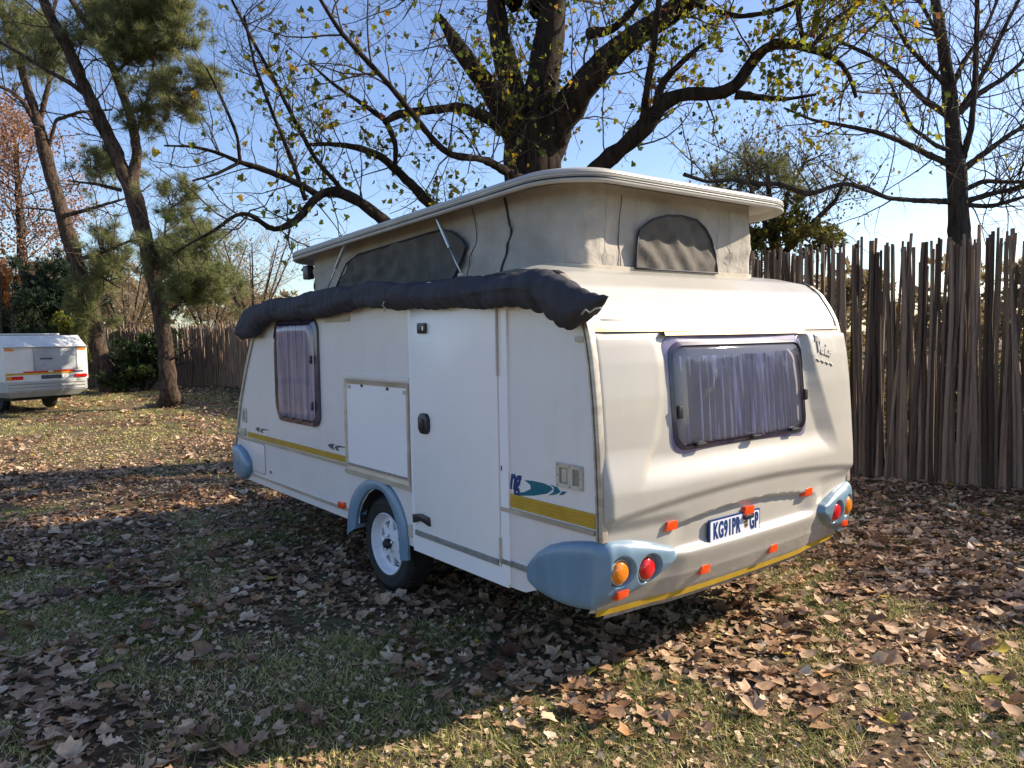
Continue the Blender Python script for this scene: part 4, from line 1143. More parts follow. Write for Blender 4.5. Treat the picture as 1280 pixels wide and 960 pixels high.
for i in range(NT):
    ty_, tz_, by_, bz_ = Q[i]; s_ = tt[i]
    cy_, cz_ = (ty_ + by_) / 2, (tz_ + bz_) / 2; hy, hz = (ty_ - by_) / 2, (tz_ - bz_) / 2
    rad = math.hypot(hy, hz)
    endt = min(s_, tt[-1] - s_)
    depth = min(.070, rad * .9) * (0.35 + .65 * min(1, endt / .06) ** .5)
    gather = 1.0 if s_ > dd[-1] - .9 else .45
    row = []
    for k in range(K):
        a = k / K * 2 * math.pi
        w = .0095 * gather * math.sin(s_ * 78 + 1.3 * math.sin(s_ * 7) + 1.6 * math.cos(a)) * (0.35 + 0.65 * max(0, -math.sin(a + .3)))
        w += .008 * (float(vnoise2(s_ * 9, a * 1.3, 6)) - .5) * 2 + .016 * (float(vnoise2(s_ * 3.2, a * .9 + 7, 8)) - .5) * 2
        w += -.010 * math.exp(-((a - 3.9 - .2 * math.sin(s_ * 2)) / .16) ** 2)
        r1 = 1 + w / max(rad, .03)
        row.append((-.075 - depth * math.cos(a) * r1 * 1.0, cy_ + hy * math.sin(a) * r1, cz_ + hz * math.sin(a) * r1))
    rows.append(row + [row[0]])
mb = MB().grid(rows)
mb.f.append(tuple(range(K))); mb.f.append(tuple(range((NT - 1) * (K + 1), (NT - 1) * (K + 1) + K)))
bg = obj('bag_sleeve', mb, M['bag'], bag, smooth=True)
seam = []
for i in range(8, NT - 8, 3):
    rw = rows[i]; k_ = int(3.9 / 6.2832 * K); seam.append(rw[k_])
obj('bag_seam', MB().tube([(p[0] - .004, p[1], p[2]) for p in seam], .0035, 5), M['piping'], bg, smooth=True)
M['cord'] = vary('pale_cord', (.35, .33, .28), (.5, .47, .4), 30, .8)
for ps in (([(1.587,1.86), (1.608,1.838), (1.571,1.818), (1.59,1.804)]), ([(-0.061,1.733), (-0.085,1.752), (-0.108,1.738), (-0.14,1.753), (-0.172,1.755)])):
    obj('tie_cord', MB().tube([(-.165, a, b) for a, b in ps], .004, 5), M['cord'], bg, smooth=True)
pts = [(0.305,1.951), (0.25,1.936), (0.187,1.895), (0.141,1.85)]
M['bagslit'] = M['black']

# ------------------------------------------------------------------ second caravan, far left
c2 = empty('folding_caravan', (-.62, 18.94, 0), 'small older white caravan with orange and red stripes parked far left under the trees', 'caravan')
PLp = np.array((-.62, 18.94)); PRp = np.array((1.22, 19.55))
ax = (PRp - PLp); Wd = float(np.linalg.norm(ax)); ax /= Wd; ay = np.array((-ax[1], ax[0]))
def Q2(u, v, z): p = PLp + ax * u + ay * v; return (p[0], p[1], z)
def q2box(u0, u1, v0, v1, z0, z1):
    mb = MB().box(u0, u1, v0, v1, z0, z1); mb.v = [Q2(*p) for p in mb.v]; return mb
M['c2white'] = vary('old_white_paint', (.62, .62, .58), (.74, .74, .70), 3, .4, bscale=3, bstr=.2, bdist=.01)
M['c2grey'] = vary('light_grey_skirt', (.33, .34, .32), (.45, .46, .43), 4, .5)
side2 = [(.0, .75), (.0, 1.40), (.0, 1.56), (.42, 1.85), (4.0, 1.85), (4.3, 1.4), (4.3, .75)]
mb = MB(); P = [[Q2(u, v, z) for v, z in side2] for u in (0.0, Wd)]
mb.add(P[0] + P[1], [tuple(range(7)), tuple(range(13, 6, -1))] + [(i, i + 1, i + 8, i + 7) for i in range(6)])
obj('body', mb, M['c2white'], c2)
sk = [(.06, .38), (-.01, .50), (.0, .75), (4.3, .75), (4.2, .38)]
mb = MB(); P = [[Q2(u, v, z) for v, z in sk] for u in (0.03, Wd - .03)]
P[0][0] = Q2(.16, .10, .36); P[1][0] = Q2(Wd - .2, .1, .36)
mb.add(P[0] + P[1], [tuple(range(5)), tuple(range(9, 4, -1))] + [(i, (i + 1) % 5, (i + 1) % 5 + 5, i + 5) for i in range(5)])
s2 = obj('skirt', mb, M['c2grey'], c2)
for z in (.52, .60, .68): obj('skirt_groove', q2box(.08, Wd - .08, -.022, 0.0, z, z + .012), M['aludark'], s2)
obj('folded_roof', q2box(-.02, Wd - .40, .50, 3.9, 1.86, 1.90), M['c2white'], c2, bevel=.01)
obj('roof_edge', q2box(.0, Wd - .44, .47, 3.8, 1.852, 1.862), M['black'], c2)
obj('body_seam', q2box(-.01, Wd + .01, -.045, 0.02, 1.555, 1.572), M['aludark'], c2)
def face2(name, u0, u1, z0, z1, t, mat, par=None, v=-.0):
    vv = lambda z: lint(z, [.75, 1.40, 1.56], [0, 0, 0.0])
    fr = [Q2(u, vv(z) - t, z) for u, z in ((u0, z0), (u1, z0), (u1, z1), (u0, z1))]; bk = [Q2(u, vv(z) + .01, z) for u, z in ((u0, z0), (u1, z0), (u1, z1), (u0, z1))]
    return obj(name, MB().prism(fr, bk), mat, par or c2)
M['c2pane'] = vary('grey_blind', (.30, .32, .34), (.42, .44, .46), 3, .25)
w2 = face2('rear_window', .68, 1.66, 1.02, 1.545, .012, M['c2pane'])
for q_ in ((.66, .68, 1.0, 1.55), (1.66, 1.68, 1.0, 1.55), (.66, 1.68, 1.0, 1.02)): face2('window_frame', *q_, .020, M['aludark'], w2)
face2('window_print', .80, 1.10, 1.26, 1.30, .015, M['greydecal'], w2)
face2('orange_marker', .04, .24, 1.48, 1.53, .012, M['amber']); face2('orange_marker', Wd - .24, Wd - .04, 1.48, 1.53, .012, M['amber'])
face2('orange_stripe', .04, 1.60, .905, .95, .010, M['yellow'])
rs = face2('red_stripe', .42, .98, .952, .985, .012, M['red']); face2('red_stripe', 1.10, 1.60, .952, .985, .012, M['red'])
face2('tail_lamp', .16, .40, .80, .875, .03, M['red']); face2('tail_lamp', Wd - .34, Wd - .04, .80, .875, .03, M['red'])
face2('indicator_lamp', .05, .15, .80, .875, .03, M['amber'])
p2 = face2('number_plate', .82, 1.30, .79, .88, .014, M['greydecal'])
face2('badge', Wd - .38, Wd - .12, .93, .96, .012, M['navy'])
obj('corner_trim', q2box(-.015, .012, -.045, .0, .75, 1.56), M['c2white'], c2)
for u in (.35, 1.45):
    q = Q2(u + .05, 1.9 - .8, .27)
    rows = []
    for r_, w in ((.05, -.08), (.24, -.09), (.27, -.05), (.27, .05), (.24, .09), (.05, .08)):
        rows.append([(q[0] + ax[0] * w + ay[0] * r_ * math.cos(a), q[1] + ax[1] * w + ay[1] * r_ * math.cos(a), q[2] + r_ * math.sin(a)) for a in np.linspace(0, 6.2832, 21)])
    wl2 = obj('wheel', MB().grid(rows), M['rubber'], c2, smooth=True, auto=40)
obj('chassis', q2box(.3, Wd - .3, .3, 4.0, .28, .38), M['underbody'], c2)

# ------------------------------------------------------------------ trees
def smooth_path(pts, n):
    q = np.array(pts, float); d = np.r_[0, np.cumsum(np.linalg.norm(np.diff(q[:, :3], axis=0), axis=1))]
    t = np.linspace(0, d[-1], n); a = np.stack([np.interp(t, d, q[:, k]) for k in range(q.shape[1])], -1)
    for _ in range(2): a[1:-1] = (a[:-2] + 2 * a[1:-1] + a[2:]) / 4
    return a
class Tree:
    def __init__(s, root, bark, twigmat, seed):
        s.root = root; s.bark = bark; s.tm = twigmat; s.r = np.random.default_rng(seed); s.tv = []; s.tf = []; s.o = 0; s.tips = []; s.bv = []; s.bf = []; s.bo = 0
    def limb(s, pts, name='limb', k=12, knob=.10, wob=0.0):
        n = max(6, int(np.linalg.norm(np.diff(np.array(pts)[:, :3], axis=0), axis=1).sum() / max(.05, pts[0][3] * .8)) + 1); n = min(n, 70)
        a = smooth_path(pts, n)
        r_ = a[:, 3] * (1 + knob * (s.r.random(n) - .5) * 2)
        if wob: a[1:-1, :3] += s.r.normal(0, wob, (n - 2, 3))
        V, F = tube_arrays(a[:, :3], r_, k)
        # uneven cross-section
        cen = np.repeat(a[:, :3], k, 0); V = cen + (V - cen) * (1 + .07 * s.r.normal(size=(len(V), 1)))
        fastobj(name, V, F, s.bark, parent=s.root, smooth=True)
        return a
    def tw(s, P, r_, k=3):
        V, F = tube_arrays(P, r_, k); s.tv.append(V); s.tf.append(F + s.o); s.o += len(V)
    def grow(s, p, d, L, r0, lvl, maxl, up=.10, wob=.22, nch=5, k=4, spread=.8, ratio=.55):
        n = 6 if lvl < maxl else 4
        P = [p]; q = np.array(d, float); q /= np.linalg.norm(q)
        for i in range(n):
            q = q + s.r.normal(0, wob, 3) * .6; q[2] += up; q /= np.linalg.norm(q)
            P.append(P[-1] + q * L / n)
        P = np.array(P); rr = np.linspace(r0, max(r0 * .35, .0016), n + 1)
        s.tw(P, rr, k if lvl < 2 else 3)
        s.tips.append((P[-1], lvl)); 
        if lvl >= 1: s.tips.append((P[n // 2], lvl))
        if lvl >= maxl: return
        for c in range(nch):
            t = s.r.uniform(.18, 1.0) * n; i = min(n - 1, int(t)); pos = P[i] + (P[i + 1] - P[i]) * (t - i)
            dd_ = P[i + 1] - P[i]; dd_ /= np.linalg.norm(dd_)
            v = s.r.normal(size=3); v -= v @ dd_ * dd_; v /= np.linalg.norm(v)
            s.grow(pos, dd_ * (1 - spread * .5) + v * spread, L * ratio * s.r.uniform(.6, 1.2), max(rr[i] * .55, .0018), lvl + 1, maxl, up, wob, max(2, nch - 1), k, spread, ratio)
    def sprout(s, a, n, L, r0, lo=.15, hi=1.0, bias=(0, 0, .4), **kw):
        m = len(a)
        for _ in range(n):
            t = s.r.uniform(lo, hi) * (m - 1); i = min(m - 2, int(t)); pos = a[i, :3] + (a[i + 1, :3] - a[i, :3]) * (t - i)
            dd_ = a[i + 1, :3] - a[i, :3]; dd_ /= np.linalg.norm(dd_)
            v = s.r.normal(size=3); v -= v @ dd_ * dd_; v /= np.linalg.norm(v) + 1e-6
            s.grow(pos, dd_ * .35 + v + np.array(bias), L * s.r.uniform(.5, 1.3), min(r0, a[i, 3] * .6), 1, **kw)
    def finish(s, name='twigs'):
        if s.tv: fastobj(name, np.concatenate(s.tv), np.concatenate(s.tf), s.tm, parent=s.root, smooth=True, kind='stuff')
    def leaves(s, P, size, mat, name='foliage', tmplk=2, tone=None, hang=True, jit=.05, one=0, onemat=None):
        P = np.array(P) + s.r.normal(0, jit, (len(P), 3)); n = len(P); S = size[0] + (size[1] - size[0]) * s.r.random(n)
        Rm = rotmats(s.r.random(n) * 6.28, s.r.normal(1.2 if hang else 0, .6, n), s.r.normal(0, .7, n))
        tone = s.r.random(n) if tone is None else tone
        order = np.argsort(np.linalg.norm(P[:, :2] - CAMP, axis=1) / S)
        if one:
            mes = []
            for t in range(3):
                V, F = leaf_template(1, 40 + t); me = bpy.data.meshes.new('leaf'); me.from_pydata(V.tolist(), [], F.tolist()); me.materials.append(onemat); mes.append(me)
            for i in order[:one]:
                o = bpy.data.objects.new('leaf', mes[i % 3]); mm = Matrix.Identity(4); b = s.root.location
                for a in range(3):
                    for c in range(3): mm[a][c] = Rm[i][a][c] * S[i]
                    mm[a][3] = P[i][a] - b[a]
                o.parent = s.root; o.matrix_world = mm; COL.objects.link(o)
            order = order[one:]
        P, S, Rm, tone = P[order], S[order], Rm[order], tone[order]; n = len(P)
        gr_ = []; kk = s.r.integers(0, 3, n)
        for t in range(3):
            V, F = leaf_template(tmplk, 60 + t); q = kk == t; gr_.append((V, F, P[q], S[q], Rm[q], tone[q]))
        V, F, T = leaf_mass(gr_)
        fastobj(name, V, F, mat, parent=s.root, tone=T, kind='stuff')
    def clumps(s, ell, mat, name='foliage', n_t=120, needles=16, ln=.16, w=.006, leafy=False, tone_hi=1.0):
        """ell: list of (centre xyz, rx, rz, count factor): needle tufts scattered in each cloud"""
        A, B, C_, T = [], [], [], []
        for (c, rx, rz, fct) in ell:
            n = int(n_t * fct); sub = s.r.normal(0, .56, (max(4, n // 11), 3)); 
            ci = s.r.integers(0, len(sub), n)
            pos = (sub[ci] + s.r.normal(0, .13, (n, 3))) * np.array((rx, rx, rz)) + np.array(c)
            tn_ = np.clip(s.r.normal(.5, .2, n) , 0, 1)
            ax_ = s.r.normal(size=(n, 3)) * .5 + (pos - np.array(c)) / np.array((rx, rx, rz)) * .6 + np.array((0, 0, .3)); ax_ /= np.linalg.norm(ax_, axis=1, keepdims=True)
            p = np.repeat(pos, needles, 0); d = np.repeat(ax_, needles, 0) + s.r.normal(0, .55, (n * needles, 3)); d /= np.linalg.norm(d, axis=1, keepdims=True)
            l = ln * s.r.uniform(.6, 1.2, (len(p), 1)); sd_ = np.cross(d, s.r.normal(size=(len(p), 3))); sd_ /= np.linalg.norm(sd_, axis=1, keepdims=True)
            p0 = p + d * ln * .1
            if leafy: A.append(p0); B.append(p0 + d * l * .55 + sd_ * w); C_.append(p0 + d * l - sd_ * w * .6)
            else: A.append(p0 - sd_ * w * .5); B.append(p0 + sd_ * w * .5); C_.append(p0 + d * l)
            T.append(np.clip(np.repeat(tn_, needles) + s.r.normal(0, .12, len(p)), 0, tone_hi))
            # supporting sprigs
            for j in range(0, len(sub)):
                e = sub[j] * np.array((rx, rx, rz)) + np.array(c); st = np.array(c) + s.r.normal(0, .15, 3) * rx - np.array((0, 0, rz * .4))
                mid = (st + e) / 2 + s.r.normal(0, .08, 3) * rx
                s.tw(np.array([st, mid, e]), np.array([.012, .008, .003]), 3)
        V = np.stack([np.concatenate(A), np.concatenate(B), np.concatenate(C_)], 1).reshape(-1, 3)
        fastobj(name, V, np.arange(len(V)).reshape(-1, 3), mat, parent=s.root, tone=np.concatenate(T), kind='stuff')

# --- big plane tree right behind the caravan
gnd = lambda x, y: (x, y, float(gheight(x, y)))
E_ = Tree(empty('plane_tree', gnd(4.58, 5.82), 'massive dark plane tree with a few yellow leaves rising right behind the caravan roof', 'tree'), M['bark_plane'], M['twig'], 21)
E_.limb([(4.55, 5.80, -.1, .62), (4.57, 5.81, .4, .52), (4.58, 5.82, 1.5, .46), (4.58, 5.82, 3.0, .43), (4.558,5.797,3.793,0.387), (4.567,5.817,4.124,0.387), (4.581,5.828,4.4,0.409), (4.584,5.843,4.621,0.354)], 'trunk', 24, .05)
D = 10.5
LI = {}
LI['a'] = E_.limb([(4.401,5.823,4.157,0.241), (4.168,5.783,4.54,0.183), (3.87,5.789,4.855,0.147), (3.544,5.812,5.104,0.113), (3.325,5.882,5.409,0.092), (3.211,5.923,5.594,0.076), (3.126,5.936,5.706,0.04)])
LI['b'] = E_.limb([(4.48,5.912,4.457,0.243), (4.484,6.08,4.987,0.179), (4.442,6.284,5.527,0.158), (4.461,6.442,6.075,0.136), (4.518,6.574,6.689,0.126)])
LI['c'] = E_.limb([(4.584,5.816,4.289,0.332), (4.598,5.72,4.809,0.241), (4.695,5.687,5.354,0.208), (4.784,5.661,5.899,0.197), (4.93,5.729,6.601,0.188)], k=16)
LI['d'] = E_.limb([(4.639,5.764,4.178,0.287), (4.744,5.46,4.612,0.217), (4.877,5.126,4.942,0.191), (4.972,4.817,5.215,0.167), (5.104,4.475,5.444,0.153), (5.274,4.094,5.559,0.14), (5.518,3.67,5.859,0.117)], k=16)
LI['e'] = E_.limb([(4.656,5.55,3.277,0.175), (4.791,5.212,3.584,0.15), (4.872,4.911,3.814,0.126), (5.009,4.566,4.054,0.113), (5.109,4.246,4.242,0.111), (5.215,4.179,4.442,0.101), (5.239,4.043,4.58,0.09), (5.341,3.837,4.615,0.079), (5.527,3.558,4.558,0.078), (5.656,3.327,4.552,0.087), (5.757,3.262,4.743,0.077), (5.796,3.123,4.984,0.062), (5.862,2.95,5.077,0.062), (5.954,2.746,5.035,0.056), (6.111,2.614,4.938,0.042), (6.313,2.449,4.878,0.033), (6.465,2.313,4.688,0.028), (6.507,2.254,4.369,0.019)])
LI['e2'] = E_.limb([(5.67,3.314,4.522,0.058), (5.895,3.131,4.479,0.039), (6.159,2.92,4.454,0.024), (6.428,2.712,4.507,0.015)])
LI['f'] = E_.limb([(5.194,4.187,4.341,0.061), (5.163,4.107,4.632,0.05), (5.252,4.053,4.83,0.045), (5.304,3.893,4.952,0.04), (5.361,3.73,5.07,0.029), (5.483,3.643,5.185,0.018)])
LI['g'] = E_.limb([(5.07,4.277,4.243,0.051), (4.91,4.054,4.649,0.044), (4.76,3.819,5.024,0.038), (4.694,3.662,5.595,0.037)])
LI['h'] = E_.limb([(4.882,5.047,5.602,0.074), (4.983,4.709,5.559,0.052), (5.077,4.517,5.699,0.046), (5.156,4.343,5.907,0.04)])
LI['i'] = E_.limb([(4.484,5.713,3.609,0.099), (3.876,5.437,3.727,0.062), (3.24,5.179,3.789,0.044), (2.709,5.084,3.739,0.037), (2.46,5.033,3.83,0.036), (2.19,5.011,4.065,0.031), (1.845,4.92,4.306,0.027), (1.53,4.934,4.561,0.025), (1.255,4.912,4.75,0.022), (1.013,4.87,5.027,0.018)])
LI['j'] = E_.limb([(4.367,5.863,4.322,0.109), (3.834,5.787,4.488,0.084), (3.28,5.721,4.552,0.061), (2.811,5.827,4.44,0.049), (2.45,5.851,4.357,0.048), (2.265,5.859,4.225,0.038)])
LI['j2'] = E_.limb([(2.288,5.842,4.234,0.029), (2.089,5.882,4.36,0.027), (1.85,5.954,4.502,0.022), (1.71,6.076,4.636,0.019), (1.621,6.156,4.75,0.014), (1.524,6.242,4.864,0.009)])
LI['j3'] = E_.limb([(2.294,5.835,4.205,0.034), (2.415,5.849,3.99,0.031), (2.447,5.934,3.771,0.031)])
LI['k'] = E_.limb([(4.147,5.798,2.946,0.098), (3.477,5.965,3.181,0.084), (3.008,6.095,3.364,0.072), (2.859,6.099,3.521,0.061), (2.59,6.07,3.696,0.055), (2.343,6.022,3.851,0.049), (2.109,6.087,3.938,0.039), (1.876,6.146,3.965,0.031), (1.607,6.23,3.953,0.024), (1.431,6.239,3.921,0.019)])
LI['l'] = E_.limb([(3.731,5.974,2.619,0.107), (2.754,5.997,2.827,0.091), (2.239,5.915,3.074,0.073), (1.943,5.909,3.265,0.066), (1.651,5.892,3.363,0.06), (1.461,5.912,3.328,0.055), (1.312,5.891,3.184,0.045), (1.147,5.876,2.972,0.04), (0.984,5.87,2.88,0.035), (0.826,5.863,2.824,0.031), (0.688,5.856,2.967,0.026), (0.542,5.849,3.03,0.022), (0.39,5.834,2.94,0.019), (0.232,5.82,2.793,0.017), (0.033,5.84,2.684,0.013), (-0.195,5.881,2.529,0.008)])
LI['l2'] = E_.limb([(1.431,5.933,3.292,0.041), (1.251,5.955,3.385,0.036), (1.053,5.99,3.457,0.036), (0.811,6.061,3.546,0.031), (0.606,6.099,3.588,0.026), (0.373,6.163,3.681,0.019), (0.143,6.221,3.72,0.014), (-0.118,6.299,3.707,0.008)])
LI['l3'] = E_.limb([(0.606,6.099,3.588,0.021), (0.565,6.025,3.849,0.017), (0.423,6.039,4.208,0.015), (0.274,6.053,4.515,0.01)])
LI['l4'] = E_.limb([(0.606,6.099,3.588,0.021), (0.361,6.153,3.439,0.016), (0.124,6.206,3.354,0.01)])
LI['m'] = E_.limb([(2.219,5.935,3.142,0.029), (1.846,6.124,3.401,0.029), (1.56,6.252,3.765,0.027), (1.343,6.332,4.213,0.024), (1.125,6.416,4.697,0.022), (0.897,6.508,5.169,0.018), (0.706,6.565,5.584,0.014)])
LI['n'] = E_.limb([(1.271,5.926,3.221,0.027), (1.174,6.039,3.675,0.024), (0.986,6.102,4.191,0.02), (0.822,6.145,4.694,0.016), (0.723,6.135,5.183,0.013)])
LI['o'] = E_.limb([(5.556,3.639,5.858,0.039), (5.273,3.719,5.653,0.034), (5.495,3.534,5.542,0.032), (5.668,3.259,5.417,0.029), (5.88,2.964,5.427,0.028), (6.053,2.707,5.52,0.026), (6.28,2.538,5.655,0.023)])
LI['p'] = E_.limb([(6.058,2.711,5.613,0.037), (6.024,2.719,5.38,0.033), (6.048,2.681,5.145,0.026), (6.059,2.655,4.939,0.022)])
LI['q'] = E_.limb([(6.095,2.625,4.91,0.028), (6.238,2.528,5.123,0.023), (6.394,2.419,5.307,0.019), (6.603,2.27,5.508,0.014)])
pa = dict(maxl=3, up=.06, wob=.30, nch=4, spread=.85, ratio=.55)
for key, n, L, r_ in (('a', 9, .9, .012), ('b', 8, 1.1, .014), ('c', 10, 1.2, .016), ('d', 15, 1.2, .016), ('e', 26, 1.1, .014), ('e2', 7, .7, .008), ('f', 9, .7, .008), ('g', 6, .8, .008), ('h', 5, .7, .008), ('i', 20, 1.0, .011),
                      ('j', 10, .9, .010), ('j2', 9, .8, .007), ('j3', 4, .6, .006), ('k', 18, .9, .010), ('l', 24, .9, .010), ('l2', 14, .9, .008), ('l3', 8, .7, .005), ('l4', 5, .5, .004), ('m', 20, .9, .008), ('n', 15, .8, .007), ('o', 12, .9, .010), ('p', 6, .8, .008), ('q', 8, .8, .007)):
    E_.sprout(LI[key], n, L, r_, lo=.12, **pa)
for kk_ in 'abcdj': E_.sprout(LI[kk_][:max(8, len(LI[kk_]) // 3)], 9, .7, .007, lo=.0, **pa)
UP = []
for q in ([(4.9, 6.0, 6.2, .17), (5.3, 6.6, 8.5, .12), (5.8, 7.4, 11.2, .04)], [(4.2, 5.6, 6.2, .12), (3.2, 5.0, 8.4, .09), (2.2, 4.6, 10.6, .03)], [(6.0, 5.2, 6.4, .13), (7.2, 4.8, 8.2, .09), (8.4, 4.4, 10.2, .03)],
          [(4.6, 6.2, 6.3, .12), (4.0, 8.0, 8.6, .09), (3.6, 9.6, 10.6, .03)], [(4.4, 5.6, 6.2, .11), (3.8, 3.6, 8.6, .08), (3.4, 2.2, 10.2, .03)], [(5.2, 6.2, 6.4, .11), (6.6, 8.0, 8.2, .08), (7.6, 9.4, 9.8, .03)], [(4.6, 5.8, 6.4, .12), (4.4, 5.9, 9.0, .09), (4.5, 5.7, 12.2, .03)]):
    a = E_.limb(q, k=8); UP.append(a); E_.sprout(a, 22, 2.6, .035, lo=.15, maxl=3, up=.05, wob=.26, nch=5, spread=.8, ratio=.55)
E_.finish()
tips = [p for p, l in E_.tips if l >= 1]
tips = np.array(tips)
def view_right(P, c): return 0.783 * (P[:, 0] - c[0]) - 0.622 * (P[:, 1] - c[1])      # metres from the trunk along the camera's right-hand axis
sx_ = view_right(tips, (4.58, 5.82))       # the crown keeps more leaves towards camera right
keepp = np.where(sx_ < -3.1, .03, np.where(sx_ < -.5, .20, .50))
keepp = np.where(sx_ > 2.5, .85, keepp)
keepp = np.where((sx_ > -1.0) & (sx_ < .85) & (tips[:, 2] < 5.8), .30, keepp)   # leafy sprouts round the fork
keepp = np.where(tips[:, 2] > 7.2, .45, keepp)
sel = E_.r.random(len(tips)) < keepp
E_.leaves(tips[sel], (.06, .135), M['planeleaf'], tmplk=1, one=180, onemat=M['planeleaf_one'], jit=.05, tone=np.clip(E_.r.normal(.50, .27, sel.sum()), 0, 1))
print('plane leaves', sel.sum(), 'twigs', len(E_.tv))

# --- bare tree at the right, outside the fence
F_ = Tree(empty('bare_tree', gnd(9.67, 2.32), 'upright bare tree with upswept branches standing behind the fence at the right', 'tree'), M['bark_grey'], M['twig'], 22)
F_.limb([(9.67, 2.32, -.1, .26), (9.67, 2.32, 1.0, .21), (9.657,2.299,2.582,0.152), (9.668,2.336,3.16,0.143), (9.674,2.383,3.796,0.126), (9.671,2.437,4.433,0.108), (9.656,2.496,5.011,0.094), (9.638,2.553,5.532,0.081), (9.592,2.631,6.053,0.067), (9.55,2.711,6.633,0.058)], 'trunk', 16, .05)
FL = []
for q in ([(9.604,2.414,3.485,0.045), (9.031,2.611,3.471,0.035), (8.473,2.798,3.478,0.031), (8.06,2.876,3.557,0.029), (7.753,2.998,3.64,0.03), (7.485,3.078,3.582,0.032), (7.217,3.154,3.481,0.033), (7.075,3.266,3.474,0.035), (6.863,3.312,3.542,0.033), (6.717,3.431,3.598,0.029), (6.422,3.535,3.562,0.027), (6.095,3.671,3.619,0.026), (5.85,3.862,3.583,0.026), (5.532,3.993,3.67,0.028)],
          [(9.648,2.42,3.993,0.054), (9.154,2.566,4.127,0.044), (8.646,2.726,4.277,0.039), (8.187,2.839,4.353,0.032), (7.612,3.044,4.405,0.025), (7.131,3.17,4.42,0.02), (6.759,3.348,4.554,0.013)],
          [(9.649,2.477,4.711,0.054), (9.256,2.678,4.929,0.044), (8.859,2.895,5.303,0.035), (8.46,3.102,5.523,0.028), (8.02,3.336,5.694,0.021)],
          [(9.637,2.524,5.162,0.045), (9.202,2.63,5.386,0.035), (8.801,2.708,5.589,0.029), (8.416,2.786,5.934,0.022), (8.188,2.866,6.274,0.017)],
          [(9.659,2.428,4.201,0.036), (9.143,2.456,4.226,0.03), (8.576,2.535,4.399,0.024), (8.22,2.592,4.778,0.019), (7.909,2.608,5.087,0.013)],
          [(9.629,2.574,5.706,0.036), (9.364,2.69,6.131,0.027), (9.099,2.801,6.49,0.022)],
          [(9.746,2.339,3.945,0.054), (10.115,2.194,4.194,0.045), (10.517,2.026,4.47,0.037), (10.972,1.816,4.75,0.032)],
          [(9.762,2.393,4.778,0.049), (10.086,2.287,5.058,0.041), (10.515,2.096,5.318,0.035), (11.025,1.856,5.77,0.028)],
          [(9.724,2.421,4.755,0.045), (9.942,2.277,5.098,0.04), (10.167,2.137,5.579,0.036), (10.354,2.026,6.038,0.029), (10.579,1.887,6.519,0.022)],
          [(9.753,2.344,4.084,0.054), (9.655,2.199,4.491,0.044), (9.623,2.149,5.138,0.039), (9.563,2.12,5.774,0.035), (9.494,2.097,6.396,0.03)],
          [(9.69,2.48,5.149,0.045), (10.077,2.466,5.598,0.037), (10.433,2.347,6.044,0.029), (10.709,2.294,6.499,0.023), (10.79,2.253,6.797,0.019)],
          [(9.739,2.32,3.645,0.04), (9.982,2.138,3.778,0.036), (10.413,1.923,3.768,0.027), (10.689,1.706,3.785,0.023)],
          [(9.749,2.299,3.482,0.045), (10.063,2.059,3.592,0.036), (10.454,1.883,3.674,0.031), (10.686,1.704,3.727,0.025)],
          [(9.692,2.34,3.437,0.036), (10.053,2.051,3.407,0.031), (10.633,1.735,3.588,0.025)]):
    a = F_.limb(q, k=8); FL.append(a)
for i, a in enumerate(FL): F_.sprout(a, 15 if i in (0, 1, 2, 6, 7) else 12, 1.1, .011, lo=.10, maxl=3, up=.08, wob=.26, nch=4, spread=.8, ratio=.55)
F_.finish()
tp = np.array([p for p, l in F_.tips]); sel = F_.r.random(len(tp)) < np.where(view_right(tp, (9.67, 2.32)) < -1.8, .07, .012)
F_.leaves(tp[sel], (.05, .11), M['planeleaf'], tmplk=1, tone=np.clip(F_.r.normal(.72, .2, sel.sum()), 0, 1))

# --- pines at the left
A_ = Tree(empty('pine_tree', gnd(3.13, 19.52), 'forked leaning pine with grey-brown trunk, nearer of the two at the left', 'tree', 'pines at the left'), M['bark_pine'], M['twig'], 23)
A_.limb([(3.15, 19.5, -.1, .34), (2.766,18.045,0.172,0.239), (2.772,18.074,0.575,0.201), (2.761,18.164,1.585,0.194), (2.639,18.23,2.792,0.185), (2.472,18.331,3.988,0.184), (2.331,18.516,4.89,0.192), (2.216,18.672,5.692,0.221)], 'trunk', 18, .05)
a1 = A_.limb([(2.247,18.623,5.391,0.192), (2,18.754,6.171,0.169), (1.687,18.952,7.142,0.161), (1.385,19.129,7.944,0.145), (1.174,19.226,8.658,0.137), (0.86,19.407,9.404,0.122), (0.56,19.724,10.383,0.115)], k=14)
a2 = A_.limb([(2.226,18.656,5.591,0.162), (2.404,18.571,6.287,0.118), (2.337,18.551,6.959,0.11), (2.166,18.617,7.685,0.102), (1.979,18.694,8.384,0.094), (1.656,18.878,9.078,0.087), (1.292,19.096,9.784,0.072), (1.094,19.3,10.372,0.072)], k=12)
